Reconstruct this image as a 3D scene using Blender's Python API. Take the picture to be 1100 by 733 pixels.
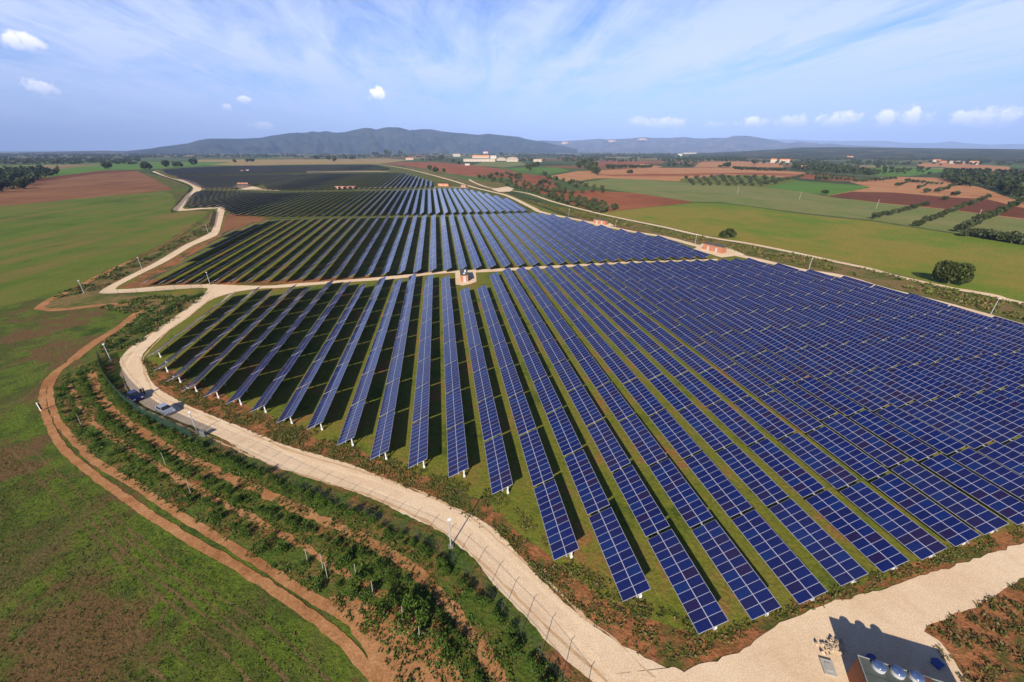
import bpy, bmesh, math, random
from mathutils import Vector, Matrix, noise as mnoise
R = math.radians
random.seed(7)
for o in list(bpy.data.objects):
    bpy.data.objects.remove(o)
scene = bpy.context.scene
col = scene.collection

# ---------------------------------------------------------------- camera
CAM_H, FPX = 43.3, 435.0
PITCH, YAW = math.atan(205 / 435), R(8.625)
cam_d = bpy.data.cameras.new('camera'); cam = bpy.data.objects.new('camera', cam_d)
col.objects.link(cam); scene.camera = cam
cam_d.sensor_width = 36; cam_d.lens = FPX / 1100 * 36
cam_d.clip_start = 0.5; cam_d.clip_end = 200000
cam.location = (0, 0, CAM_H); cam.rotation_euler = (math.pi / 2 - PITCH, 0, -YAW)

# ---------------------------------------------------------------- light and exposure
SUN_AZ, SUN_EL = R(30.5), R(29)      # azimuth the shadows point to (from +Y towards +X), sun height
SKY_STRENGTH, SUN_STRENGTH, EXPOSURE = 0.055, 5.0, 0.85
scene.view_settings.view_transform = 'Standard'; scene.view_settings.look = 'None'
scene.view_settings.gamma = 1; scene.view_settings.use_curve_mapping = False
scene.view_settings.exposure = EXPOSURE
scene.cycles.use_denoising = True
scene.cycles.max_bounces = 6; scene.cycles.transparent_max_bounces = 12; scene.cycles.volume_bounces = 0
sun_d = bpy.data.lights.new('sun', 'SUN'); sun = bpy.data.objects.new('sun', sun_d); col.objects.link(sun)
sun_d.energy = SUN_STRENGTH; sun_d.angle = R(0.53); sun_d.color = (1.0, 0.90, 0.76)
_to = Vector((math.sin(SUN_AZ) * math.cos(SUN_EL), math.cos(SUN_AZ) * math.cos(SUN_EL), -math.sin(SUN_EL)))
sun.rotation_euler = _to.to_track_quat('-Z', 'Y').to_euler(); sun.location = (-200, -300, 300)

# ---------------------------------------------------------------- pixel -> world
_cy, _sy, _cp, _sp = math.cos(YAW), math.sin(YAW), math.cos(PITCH), math.sin(PITCH)
VF = Vector((_sy * _cp, _cy * _cp, -_sp)); VR = Vector((_cy, -_sy, 0)); VU = Vector((_sy * _sp, _cy * _sp, _cp))
def ray(px, py): return VF + VR * ((px - 550) / FPX) - VU * ((py - 366.5) / FPX)
def at(px, py, z=0.0):
    d = ray(px, py); t = (CAM_H - z) / -d.z
    return Vector((d.x * t, d.y * t, z))
def depth(p): return (Vector(p) - Vector((0, 0, CAM_H))).dot(VF)
def azel(px, py):
    d = ray(px, py).normalized(); return math.atan2(d.x, d.y), math.asin(d.z)

# ---------------------------------------------------------------- node helpers
class NT:
    def __init__(s, tree): s.t = tree; s.n = tree.nodes; s.l = tree.links
    def node(s, kind, **kw):
        n = s.n.new(kind)
        for k, v in kw.items(): setattr(n, k, v)
        return n
    def put(s, sock, v):
        if isinstance(v, bpy.types.NodeSocket): s.l.new(v, sock)
        elif v is not None: sock.default_value = v
    def math(s, op, a, b=None, c=None, clamp=False):
        n = s.node('ShaderNodeMath', operation=op, use_clamp=clamp)
        for i, v in enumerate((a, b, c)):
            if v is not None: s.put(n.inputs[i], v)
        return n.outputs[0]
    def mix(s, f, a, b, mode='MIX'):
        n = s.node('ShaderNodeMix', data_type='RGBA', blend_type=mode)
        s.put(n.inputs[0], f)
        for i, v in ((6, a), (7, b)):
            s.put(n.inputs[i], v if isinstance(v, bpy.types.NodeSocket) else (*v[:3], 1))
        return n.outputs[2]
    def noise(s, vec, scale, detail=4, rough=0.55, dist=0.0):
        n = s.node('ShaderNodeTexNoise'); s.put(n.inputs['Vector'], vec)
        n.inputs['Scale'].default_value = scale; n.inputs['Detail'].default_value = detail
        n.inputs['Roughness'].default_value = rough; n.inputs['Distortion'].default_value = dist
        return n.outputs[0]
    def ramp(s, f, stops, interp='LINEAR'):
        n = s.node('ShaderNodeValToRGB'); s.put(n.inputs[0], f); cr = n.color_ramp; cr.interpolation = interp
        while len(cr.elements) < len(stops): cr.elements.new(0.5)
        for e, (p, c) in zip(cr.elements, stops):
            e.position = p; e.color = (*c, 1) if not isinstance(c, (int, float)) else (c, c, c, 1)
        return n.outputs[0]
    def mapr(s, f, a, b, c=0.0, d=1.0):
        n = s.node('ShaderNodeMapRange'); s.put(n.inputs[0], f)
        for i, v in enumerate((a, b, c, d)): n.inputs[i + 1].default_value = v
        return n.outputs[0]
    def mapping(s, vec, scale=(1, 1, 1), rot=0.0):
        n = s.node('ShaderNodeMapping'); s.put(n.inputs[0], vec)
        n.inputs['Rotation'].default_value = (0, 0, rot); n.inputs['Scale'].default_value = scale
        return n.outputs[0]

def new_mat(name, rough=0.9, spec=0.2):
    m = bpy.data.materials.new(name); m.use_nodes = True; t = NT(m.node_tree)
    b = m.node_tree.nodes['Principled BSDF']
    b.inputs['Roughness'].default_value = rough; b.inputs['Specular IOR Level'].default_value = spec
    return m, t, b

def plain(name, c, rough=0.7, spec=0.3, metal=0.0, var=0.12, scale=1.5):
    m, t, b = new_mat(name, rough, spec); b.inputs['Metallic'].default_value = metal
    co = t.node('ShaderNodeTexCoord').outputs['Object']
    n = t.noise(co, scale, 5)
    f = t.mapr(n, 0.3, 0.7)
    t.put(b.inputs['Base Color'], t.mix(f, [x * (1 - var) for x in c], [min(1, x * (1 + var)) for x in c]))
    return m

def ground(name, cols, big=0.02, mid=0.3, fine=2.5, bump=0.35, stripe=None, lo=0.36, hi=0.64, rough=0.95, speck=None):
    """soil or grass: colours blended by patches, mid clumps and fine grain; stripe=(angle, frequency, amount, colour)."""
    m, t, b = new_mat(name, rough, 0.12)
    co = t.node('ShaderNodeTexCoord').outputs['Object']
    nb = t.noise(co, big, 5, 0.6, 0.4); nm = t.noise(co, mid, 6, 0.65, 0.2); nf = t.noise(co, fine, 5, 0.7)
    f = t.math('ADD', t.math('MULTIPLY', nb, 0.62), t.math('MULTIPLY', nm, 0.38))
    f = t.mapr(f, lo, hi)
    k = len(cols) - 1
    c = t.ramp(f, [(i / k, cc) for i, cc in enumerate(cols)])
    g = t.mapr(nf, 0.25, 0.75, 0.62, 1.38)
    gg = t.node('ShaderNodeCombineColor')
    for i in range(3): t.put(gg.inputs[i], g)
    c = t.mix(1.0, c, gg.outputs[0], 'MULTIPLY')
    if stripe:
        ang, fr, amt, sc = stripe
        sv = t.mapping(co, (fr, fr * 0.04, 1), ang)
        ns = t.noise(sv, 1.0, 6, 0.7, 0.8)
        fs = t.math('MULTIPLY', t.math('MULTIPLY', t.mapr(ns, 0.44, 0.66), t.mapr(t.noise(co, big * 2.3, 4), .32, .62)), amt)
        c = t.mix(fs, c, sc)
    if speck:
        sc, thr, cc = speck
        c = t.mix(t.mapr(t.noise(co, sc, 4, 0.7), thr, thr + 0.06), c, cc)
    t.put(b.inputs['Base Color'], c)
    if bump:
        bn = t.node('ShaderNodeBump'); bn.inputs['Strength'].default_value = bump; bn.inputs['Distance'].default_value = 0.25
        t.put(bn.inputs['Height'], t.math('ADD', nf, t.math('MULTIPLY', nm, 1.2)))
        t.put(b.inputs['Normal'], bn.outputs[0])
    return m

# ---------------------------------------------------------------- sky
world = bpy.data.worlds.new('World'); scene.world = world; world.use_nodes = True
w = NT(world.node_tree); bg = world.node_tree.nodes['Background']; bg.inputs['Strength'].default_value = SKY_STRENGTH
sky = w.node('ShaderNodeTexSky', sky_type='NISHITA'); sky.sun_disc = False
sky.sun_elevation = SUN_EL; sky.sun_rotation = SUN_AZ + math.pi
sky.air_density = 1.0; sky.dust_density = 0.6; sky.ozone_density = 1.6; sky.altitude = 50
gen = w.node('ShaderNodeTexCoord').outputs['Generated']
sx = w.node('ShaderNodeSeparateXYZ'); w.put(sx.inputs[0], gen); X, Y, Z = sx.outputs
azn = w.math('ARCTAN2', X, Y); eln = w.math('ARCSINE', Z)
zz = w.math('ADD', w.math('MAXIMUM', Z, 0.0), 0.09)
pl = w.node('ShaderNodeCombineXYZ'); w.put(pl.inputs[0], w.math('DIVIDE', X, zz)); w.put(pl.inputs[1], w.math('DIVIDE', Y, zz))
st = w.mapping(pl.outputs[0], (1.0, 0.26, 1), R(-20))
cir = w.noise(st, 0.85, 7, 0.62, 0.9)
cir2 = w.noise(w.mapping(pl.outputs[0], (1.0, 0.55, 1), R(28)), 0.62, 8, 0.66, 1.0)
fine_c = w.noise(w.mapping(pl.outputs[0], (1, 0.30, 1), R(-24)), 2.6, 8, 0.68, 1.2)
veil = w.math('ADD', w.math('MULTIPLY', cir, 0.46), w.math('ADD', w.math('MULTIPLY', cir2, 0.42), w.math('MULTIPLY', fine_c, 0.34)))
veil = w.mapr(veil, 0.485, 0.655, 0.03, 0.97)
lowband = w.mapr(eln, 0.0, 0.16, 0.0, 1.0)
veil = w.math('MULTIPLY', veil, w.math('ADD', w.math('MULTIPLY', lowband, 0.7), 0.3))
low = w.mapr(eln, .16, .55, 1.0, 0.0)
veil = w.math('MULTIPLY', veil, low)
skyc = w.mix(1.0, sky.outputs[0], w.mix(low, (.34, .48, .82), (.76, 1.10, 1.92)), 'MULTIPLY')
skyc = w.mix(w.mapr(eln, -.02, .12, .70, 0.0), skyc, (7.4, 8.2, 11.6))
skyc = w.mix(veil, skyc, (7.9, 9.1, 12.6))
cnoise = w.noise(gen, 26, 7, 0.62); cn2 = w.noise(gen, 90, 5, 0.6)
cn = w.math('ADD', w.math('MULTIPLY', w.math('SUBTRACT', cnoise, 0.5), 4.6), w.math('MULTIPLY', w.math('SUBTRACT', cn2, 0.5), 2.4))
for px, py, rx, ry, amt in ((20, 44, 30, 11, .6), (42, 93, 22, 11, .6), (405, 101, 10, 8, .95), (262, 107, 9, 4, .5), (244, 115, 6, 4, .4),
                            (277, 136, 16, 5, .45), (965, 127, 38, 13, .97), (900, 129, 30, 9, .9), (1062, 127, 46, 14, .95), (808, 132, 18, 7, .9),
                            (715, 132, 30, 7, .75), (770, 134, 14, 4, .35), (850, 131, 24, 8, .7), (685, 130, 12, 5, .35)):
    a, e = azel(px, py); a2, _ = azel(px + rx, py); _, e2 = azel(px, py - ry)
    da = w.math('DIVIDE', w.math('SUBTRACT', azn, a), abs(a2 - a)); de = w.math('DIVIDE', w.math('SUBTRACT', eln, e), abs(e2 - e))
    q = w.math('ADD', w.math('MULTIPLY', da, da), w.math('MULTIPLY', de, de))
    mk = w.math('SUBTRACT', w.math('ADD', cn, 0.9), q)
    fac = w.math('MULTIPLY', w.mapr(mk, -0.05, 0.75), amt)
    lit = w.mix(w.mapr(de, -0.9, 0.5), (9.6, 10.0, 12.6), (22, 20, 18.5))
    skyc = w.mix(fac, skyc, lit)
w.put(bg.inputs['Color'], skyc)

# ---------------------------------------------------------------- object helpers
def tag(o, label=None, cat=None, group=None, kind=None):
    if label: o['label'] = label
    if cat: o['category'] = cat
    if group: o['group'] = group
    if kind: o['kind'] = kind
    return o
def empty(name, loc=(0, 0, 0), rz=0.0):
    o = bpy.data.objects.new(name, None); col.objects.link(o); o.location = loc; o.rotation_euler = (0, 0, rz); o.empty_display_size = 0.3
    return o
def link(name, mesh, parent=None, loc=(0, 0, 0), rz=0.0):
    o = bpy.data.objects.new(name, mesh); col.objects.link(o); o.location = loc; o.rotation_euler = (0, 0, rz)
    if parent: o.parent = parent
    return o
def copy_tree(o, parent=None):
    c = o.copy(); col.objects.link(c)
    if parent: c.parent = parent
    for ch in o.children: copy_tree(ch, c)
    return c

class MB:
    """collects polygons and turns them into one mesh"""
    def __init__(s): s.v = []; s.f = []; s.m = []; s.a = []
    def add(s, pts, faces, mi=0, a=0.5):
        b = len(s.v); s.v += [tuple(p) for p in pts]
        for f in faces: s.f.append(tuple(b + i for i in f)); s.m.append(mi); s.a.append(a)
    def quad(s, a, b, c, d, mi=0, at_=0.5): s.add((a, b, c, d), ((0, 1, 2, 3),), mi, at_)
    def box(s, cx, cy, cz, dx, dy, dz, mi=0, M=None, taper=1.0):
        p = []
        for z, k in ((-1, 1), (1, taper)):
            for x, y in ((-1, -1), (1, -1), (1, 1), (-1, 1)):
                q = Vector((cx + x * dx / 2 * k, cy + y * dy / 2 * k, cz + z * dz / 2)); p.append(M @ q if M else q)
        s.add(p, ((3, 2, 1, 0), (4, 5, 6, 7), (0, 1, 5, 4), (1, 2, 6, 5), (2, 3, 7, 6), (3, 0, 4, 7)), mi)
    def tube(s, pts, rads, n=8, mi=0, cap=True):
        pts = [Vector(p) for p in pts]; base = len(s.v); k = len(pts)
        for i, p in enumerate(pts):
            d = (pts[min(i + 1, k - 1)] - pts[max(i - 1, 0)]).normalized()
            u = d.orthogonal().normalized() if abs(d.z) < .99 else Vector((1, 0, 0)); u = (u - d * u.dot(d)).normalized(); v = d.cross(u)
            r = rads[i] if isinstance(rads, (list, tuple)) else rads
            for j in range(n):
                t = 2 * math.pi * j / n; s.v.append(tuple(p + u * (r * math.cos(t)) + v * (r * math.sin(t))))
        for i in range(k - 1):
            for j in range(n):
                a = base + i * n + j; b = base + i * n + (j + 1) % n
                s.f.append((a, b, b + n, a + n)); s.m.append(mi); s.a.append(.5)
        if cap:
            s.f.append(tuple(base + j for j in reversed(range(n)))); s.m.append(mi); s.a.append(.5)
            s.f.append(tuple(base + (k - 1) * n + j for j in range(n))); s.m.append(mi); s.a.append(.5)
    def prism(s, outline, z0, z1, mi=0):
        n = len(outline); b = len(s.v)
        s.v += [(x, y, z0) for x, y in outline] + [(x, y, z1) for x, y in outline]
        F = [tuple(b + i for i in reversed(range(n))), tuple(b + n + i for i in range(n))] + [(b + i, b + (i + 1) % n, b + n + (i + 1) % n, b + n + i) for i in range(n)]
        for f in F: s.f.append(f); s.m.append(mi); s.a.append(.5)
    def mesh(s, name, mats, smooth=False):
        me = bpy.data.meshes.new(name); me.from_pydata(s.v, [], s.f)
        for m in (mats if isinstance(mats, (list, tuple)) else [mats]): me.materials.append(m)
        me.polygons.foreach_set('material_index', s.m)
        at_ = me.attributes.new('tone', 'FLOAT', 'FACE'); at_.data.foreach_set('value', s.a)
        if smooth: me.polygons.foreach_set('use_smooth', [True] * len(me.polygons))
        me.update(); return me
    def build(s, name, mats, parent=None, loc=(0, 0, 0), rz=0.0, smooth=False):
        return link(name, s.mesh(name, mats, smooth), parent, loc, rz)

def spline(pts, step):
    """Catmull-Rom through 2D points, resampled every step metres"""
    P = [Vector((p[0], p[1])) for p in pts]
    if len(P) < 2: return P
    E = [P[0] * 2 - P[1]] + P + [P[-1] * 2 - P[-2]]; out = []
    for i in range(1, len(E) - 2):
        n = max(1, int((E[i + 1] - E[i]).length / step)); n = min(n, 400)
        for k in range(n):
            t = k / n; a, b, c, d = E[i - 1], E[i], E[i + 1], E[i + 2]
            out.append(0.5 * ((2 * b) + (c - a) * t + (2 * a - 5 * b + 4 * c - d) * t * t + (3 * b - a - 3 * c + d) * t ** 3))
    out.append(P[-1]); return out
def resample(pts, n):
    L = [0]
    for a, b in zip(pts, pts[1:]): L.append(L[-1] + (b - a).length)
    out = []; j = 0
    for i in range(n):
        t = L[-1] * i / (n - 1)
        while j < len(L) - 2 and L[j + 1] < t: j += 1
        s = (t - L[j]) / max(1e-9, L[j + 1] - L[j]); out.append(pts[j].lerp(pts[j + 1], s))
    return out
def jit(p, amp, fr=0.35, seed=0.0):
    a = mnoise.noise(Vector((p.x * fr, p.y * fr, seed))) + .6 * mnoise.noise(Vector((p.x * fr * 3.1, p.y * fr * 3.1, seed + 9)))
    b = mnoise.noise(Vector((p.x * fr, p.y * fr, seed + 31))) + .6 * mnoise.noise(Vector((p.x * fr * 3.1, p.y * fr * 3.1, seed + 47)))
    return Vector((p.x + a * amp, p.y + b * amp))
def sheet_pts(name, P, z, mat, label=None, kind='structure', amp=0.0, step=2.0):
    """flat polygon on the ground from world points, ragged edge"""
    Q = []
    for a, b in zip(P, P[1:] + P[:1]):
        n = max(1, min(300, int((b - a).length / step)))
        for k in range(n): Q.append(jit(a.lerp(b, k / n), amp, 0.6 / max(step, .3)))
    me = bpy.data.meshes.new(name); me.from_pydata([(q.x, q.y, z) for q in Q], [], [tuple(range(len(Q)))]); me.materials.append(mat)
    me.update()
    if me.polygons[0].normal.z < 0: me.flip_normals()
    o = link(name, me)
    return tag(o, kind=kind)
def sheet(name, px, z, mat, amp=0.4, step=2.0):
    return sheet_pts(name, [Vector(at(*p)[:2]) for p in px], z, mat, amp=amp, step=step)
def strip(name, A, B, z, mat, amp=0.16, step=0.35):
    """road between two edges traced as pixel lists"""
    a = spline([at(*p) for p in A], step); b = spline([at(*p) for p in B], step)
    n = max(len(a), len(b)); a = resample(a, n); b = resample(b, n); m = MB()
    va = [jit(p, amp, 1.1, 1) for p in a]; vb = [jit(p, amp, 1.1, 5) for p in b]
    for i in range(n - 1): m.quad((*va[i], z), (*va[i + 1], z), (*vb[i + 1], z), (*vb[i], z))
    me = m.mesh(name, mat)
    if me.polygons[0].normal.z < 0: me.flip_normals()
    return tag(link(name, me), kind='structure')
def ribbon(name, C, wdt, z, mat, amp=0.2, step=1.0):
    c = spline([at(*p) for p in C], step); m = MB(); L = []
    for i, p in enumerate(c):
        d = (c[min(i + 1, len(c) - 1)] - c[max(i - 1, 0)]).normalized(); nrm = Vector((-d.y, d.x))
        ww = wdt(i / (len(c) - 1)) if callable(wdt) else wdt
        L.append((jit(p + nrm * ww / 2, amp, .5, 2), jit(p - nrm * ww / 2, amp, .5, 7)))
    for (a, b), (c2, d2) in zip(L, L[1:]): m.quad((*b, z), (*d2, z), (*c2, z), (*a, z))
    me = m.mesh(name, mat)
    return tag(link(name, me), kind='structure')
def along(C, step):
    return resample(spline([at(*p) for p in C], step / 3), max(2, int(sum((b - a).length for a, b in zip(spline([at(*p) for p in C], step / 3), spline([at(*p) for p in C], step / 3)[1:])) / step)))
ORD = ['first', 'second', 'third', 'fourth', 'fifth', 'sixth', 'seventh', 'eighth', 'ninth', 'tenth', 'eleventh', 'twelfth', 'thirteenth', 'fourteenth', 'fifteenth', 'sixteenth', 'seventeenth', 'eighteenth', 'nineteenth']
TENS = {2: 'twent', 3: 'thirt', 4: 'fort', 5: 'fift', 6: 'sixt', 7: 'sevent', 8: 'eight', 9: 'ninet'}
def ordinal(n):
    if n < 20: return ORD[n - 1]
    if n >= 100: return 'hundredth' if n == 100 else 'hundred-and-' + ordinal(n - 100)
    return TENS[n // 10] + ('ieth' if n % 10 == 0 else 'y-' + ORD[n % 10 - 1])

# ---------------------------------------------------------------- materials
GRASS = ground('meadow_grass', [(.022, .040, .005), (.040, .074, .008), (.088, .128, .012), (.050, .074, .010), (.090, .074, .022), (.140, .082, .034)], .036, .22, 2.2, .9, stripe=(R(126), .30, .6, (.125, .078, .036)), lo=.33, hi=.66, speck=(.06, .525, (.118, .070, .028)))
GRASS_FAR = ground('pasture_grass', [(.048, .082, .008), (.078, .122, .011), (.115, .128, .018), (.17, .105, .036)], .012, .08, 1.2, .45, stripe=(R(17), .060, 1.0, (.175, .115, .036)), lo=.34, hi=.72)
FIELD_LIME = ground('lime_green_crop', [(.078, .150, .009), (.110, .160, .012), (.205, .165, .026), (.085, .155, .010)], .010, .06, .8, .25, stripe=(R(143), .035, .6, (.21, .155, .03)), lo=.34, hi=.68)
FIELD_GREEN = ground('bright_green_crop', [(.062, .14, .014), (.085, .165, .018), (.075, .125, .018)], .01, .06, .8, .2)
FIELD_GREY = ground('fallow_grass', [(.105, .145, .030), (.165, .160, .050), (.12, .155, .034), (.20, .165, .062)], .008, .05, .6, .25, stripe=(R(75), .04, .5, (.23, .20, .09)))
SOIL_RED = ground('red_ploughed_soil', [(.165, .048, .018), (.22, .070, .025), (.26, .098, .038)], .010, .06, .7, .4, stripe=(R(70), .05, .5, (.28, .13, .065)))
SOIL_TAN = ground('tan_ploughed_soil', [(.28, .115, .042), (.37, .18, .072), (.31, .125, .045)], .010, .05, .7, .4, stripe=(R(80), .04, .6, (.40, .23, .12)))
SOIL_BROWN = ground('brown_ploughed_soil', [(.115, .046, .018), (.175, .077, .030), (.215, .10, .040)], .012, .06, .7, .4, stripe=(R(58), .045, .65, (.235, .125, .062)))
SOIL_DARK = ground('dark_ploughed_soil', [(.105, .034, .013), (.14, .048, .019)], .012, .06, .7, .4)
STRAW = ground('dry_stubble', [(.22, .16, .06), (.28, .2, .08), (.2, .15, .06)], .01, .06, .7, .3)
GRAVEL = ground('pale_gravel', [(.55, .395, .25), (.62, .465, .305), (.67, .525, .36)], .10, .9, 9.0, .12, stripe=None, lo=.36, hi=.64)
DIRT = ground('red_dirt', [(.23, .098, .036), (.32, .152, .062), (.40, .21, .095)], .15, .9, 4.0, .25)
SITE = ground('site_grass_and_soil', [(.060, .082, .012), (.120, .135, .016), (.15, .135, .024), (.24, .105, .040)], .10, .45, 2.2, .6, lo=.36, hi=.64)
SITE_FAR_SHADED = ground('shade_toned_site_ground', [(.05, .066, .012), (.085, .095, .016), (.12, .09, .027)], .03, .2, 1.2, .5)  # brown-green soil, darkened to carry the panel shade between the far rows
EDGE = ground('weedy_red_soil', [(.048, .062, .012), (.09, .085, .02), (.23, .092, .036), (.31, .130, .052), (.10, .08, .02)], .13, .8, 2.6, .8, lo=.36, hi=.66)
PLANT = ground('planted_strip_soil', [(.040, .068, .010), (.062, .100, .013), (.095, .098, .020), (.22, .095, .038), (.29, .125, .05)], .16, .7, 2.4, .8, lo=.34, hi=.70)
VERGE = ground('scrubby_verge', [(.04, .06, .012), (.085, .1, .02), (.19, .12, .05), (.07, .085, .018)], .05, .35, 1.6, .8, lo=.36, hi=.64)

m, t, b = new_mat('distant_farmland', 0.95, 0.1)
co = t.node('ShaderNodeTexCoord').outputs['Object']
vo = t.node('ShaderNodeTexVoronoi'); t.put(vo.inputs['Vector'], t.mapping(co, (1.3, .65, 1), R(25))); vo.inputs['Scale'].default_value = .0034
sc_ = t.node('ShaderNodeSeparateColor'); t.put(sc_.inputs[0], vo.outputs['Color'])
c = t.ramp(sc_.outputs[0], [(0, (.035, .050, .014)), (.28, (.055, .080, .018)), (.46, (.085, .10, .03)), (.62, (.23, .14, .06)), (.70, (.18, .075, .03)), (.78, (.07, .12, .022)), (.94, (.26, .19, .09))], 'CONSTANT')
c = t.mix(t.mapr(t.noise(co, .02, 5), .35, .65, 0, .45), c, (.09, .10, .03))
t.put(b.inputs['Base Color'], c)
FARMLAND = m

def leaf_mat(name, dark, light, trans=0.25):
    m, t, b = new_mat(name, 0.6, 0.25)
    a = t.node('ShaderNodeAttribute', attribute_name='tone').outputs['Fac']
    rnd = t.node('ShaderNodeObjectInfo').outputs['Random']
    f = t.math('ADD', t.math('MULTIPLY', a, .75), t.math('MULTIPLY', rnd, .35), clamp=True)
    c = t.mix(f, dark, light); t.put(b.inputs['Base Color'], c)
    tr = t.node('ShaderNodeBsdfTranslucent'); t.put(tr.inputs[0], c)
    mx = t.node('ShaderNodeMixShader'); mx.inputs[0].default_value = trans
    t.put(mx.inputs[1], b.outputs[0]); t.put(mx.inputs[2], tr.outputs[0])
    t.put(m.node_tree.nodes['Material Output'].inputs[0], mx.outputs[0]); return m
LEAF = leaf_mat('oak_leaves', (.022, .034, .008), (.070, .090, .018))
LEAF_OLIVE = leaf_mat('olive_leaves', (.034, .046, .016), (.090, .105, .040))
LEAF_DARK = leaf_mat('dark_wood_leaves', (.020, .030, .008), (.062, .078, .018))
LEAF_SHRUB = leaf_mat('shrub_leaves', (.026, .052, .007), (.085, .150, .018))
LEAF_WEED = leaf_mat('weed_leaves', (.040, .060, .010), (.12, .135, .025))
LEAF_MEADOW = leaf_mat('meadow_leaves', (.040, .075, .008), (.095, .15, .016))
LEAF_DRY = leaf_mat('dry_weed_leaves', (.10, .075, .025), (.22, .15, .06))
BARK = plain('bark', (.10, .075, .055), .9, .1)
FRAME = plain('aluminium_frame', (.31, .31, .38), .45, .5, 0.0, .05)
STEEL = plain('galvanised_steel', (.50, .51, .53), .5, .5, .4)
WHITE = plain('white_paint', (.78, .78, .76), .5, .4)
POSTDARK = plain('dark_fence_post', (.05, .05, .045), .7, .3)
BRICK = plain('orange_brick', (.36, .155, .09), .9, .1, var=.18)
ROOFGREY = plain('grey_roof_felt', (.072, .083, .074), .85, .2, var=.18, scale=.8)
ROOFTILE = plain('terracotta_roof', (.48, .20, .10), .9, .1, var=.2)
PLASTER = plain('pale_plaster', (.46, .40, .32), .9, .1)
LIMEWASH = plain('limewash', (.55, .51, .46), .9, .1)
CONCRETE = plain('concrete', (.34, .32, .28), .9, .15)
GLASS = plain('dark_window_glass', (.02, .025, .03), .08, .6)
TYRE = plain('tyre_rubber', (.018, .018, .018), .8, .2)
REDL = plain('red_lamp_lens', (.5, .02, .015), .2, .5)
BLUEDOME = plain('blue_skylight_dome', (.05, .085, .19), .22, .6, var=.25, scale=3)

# photovoltaic cells: deep blue glass, every module with its own tone
m, t, b = new_mat('photovoltaic_glass', 0.10, 0.5)
a = t.node('ShaderNodeAttribute', attribute_name='tone').outputs['Fac']
c = t.ramp(a, [(0, (.014, .008, .040)), (.10, (.008, .010, .055)), (.35, (.004, .009, .066)), (.75, (.004, .012, .086)), (1, (.004, .018, .098))])
ob = t.node('ShaderNodeTexCoord').outputs['Object']
c = t.mix(t.mapr(t.noise(ob, 1.3, 3), .35, .7, 0, .3), c, (.010, .012, .07))
t.put(b.inputs['Base Color'], c)
b.inputs['IOR'].default_value = 1.45
rn = t.node('ShaderNodeObjectInfo').outputs['Random']
wc = t.node('ShaderNodeNewGeometry').outputs['Position']
dust = t.math('ADD', t.math('MULTIPLY', rn, .05), t.mapr(t.noise(wc, .06, 4), .35, .75, 0, .06))
t.put(b.inputs['Base Color'], t.mix(dust, c, (.075, .070, .085)))
t.put(b.inputs['Roughness'], t.mapr(rn, 0, 1, .07, .20))
PV = m

# ---------------------------------------------------------------- ground, fields and roads
g = MB(); S = 90000; g.quad((-S, -S, 0), (S, -S, 0), (S, S, 0), (-S, S, 0))
tag(g.build('ground', FARMLAND), kind='structure')
# the left meadow, near to far
sheet('meadow', [(-900, 1400), (640, 1400), (640, 733), (560, 655), (400, 560), (230, 470), (150, 440), (120, 395), (170, 350), (222, 312), (108, 313), (130, 298), (222, 249), (230, 226), (186, 227), (207, 202), (160, 186), (130, 187), (60, 194), (0, 200), (-260, 215)], .02, GRASS, 1.0, 3)
sheet('pasture', [(-260, 330), (-60, 345), (30, 322), (78, 309), (104, 296), (142, 278), (181, 259), (205, 243), (226, 228), (190, 224), (186, 210), (178, 206), (-260, 236)], .03, GRASS_FAR, 1.5, 4)
sheet('ploughed_field', [(-260, 248), (0, 222), (90, 213), (186, 204), (172, 196), (148, 184), (110, 184.5), (40, 193), (-60, 204), (-260, 222)], .04, SOIL_BROWN, 1.5, 5)
sheet('dark_field_edge', [(0, 199), (60, 193.5), (110, 186), (150, 183.6), (148, 183.2), (112, 183.2), (40, 192)], .05, SOIL_DARK, 1, 5)
sheet('green_field', [(36, 193), (110, 183.6), (160, 182), (230, 177), (250, 174), (140, 174), (60, 182)], .035, FIELD_GREEN, 2, 8)
sheet('green_field', [(0, 183), (30, 180), (32, 178), (0, 179)], .036, FIELD_GREEN, 2, 8)
sheet('stubble_field', [(200, 177.5), (300, 178), (400, 177), (440, 172.2), (415, 170.5), (330, 171.4), (215, 171.6)], .034, STRAW, 2, 8)
# right-hand fields
sheet_pts('meadow', [Vector((-700, -400)), Vector((700, -400)), Vector((700, 60)), Vector((170, 60)), Vector((60, 60)), Vector((-60, 60)), Vector((-260, 60)), Vector((-700, 120))], .012, GRASS, amp=0, step=40)
sheet_pts('bare_slope', [Vector((40, -60)), Vector((180, -60)), Vector((260, 60)), Vector((120, 28)), Vector((60, 24)), Vector((42, 12))], .016, EDGE, amp=1, step=3)
sheet('lime_green_field', [(640, 229), (670, 226), (746, 218), (772, 218.5), (805, 222), (857, 229.8), (940, 238.5), (1015, 250), (1100, 264), (1300, 296), (1300, 372), (1100, 325), (1019, 308), (931, 287), (857, 271), (764, 254), (700, 240)], .03, FIELD_LIME, 1.0, 4)
sheet('fallow_field', [(615, 197.5), (660, 191.5), (730, 195.5), (803, 200), (850, 204), (900, 213), (1003, 224), (1100, 236), (1300, 262), (1300, 296), (1100, 262), (1015, 248.5), (940, 237), (857, 228.3), (772, 217), (746, 217), (690, 209)], .032, FIELD_GREY, 1.5, 4)
sheet('red_field', [(600, 205), (633, 204.8), (680, 207.5), (746, 217.3), (720, 220.4), (662, 226.5), (640, 228), (600, 215), (553, 198), (545, 190), (558, 186.5), (590, 190)], .034, SOIL_RED, 1.2, 4)
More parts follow.
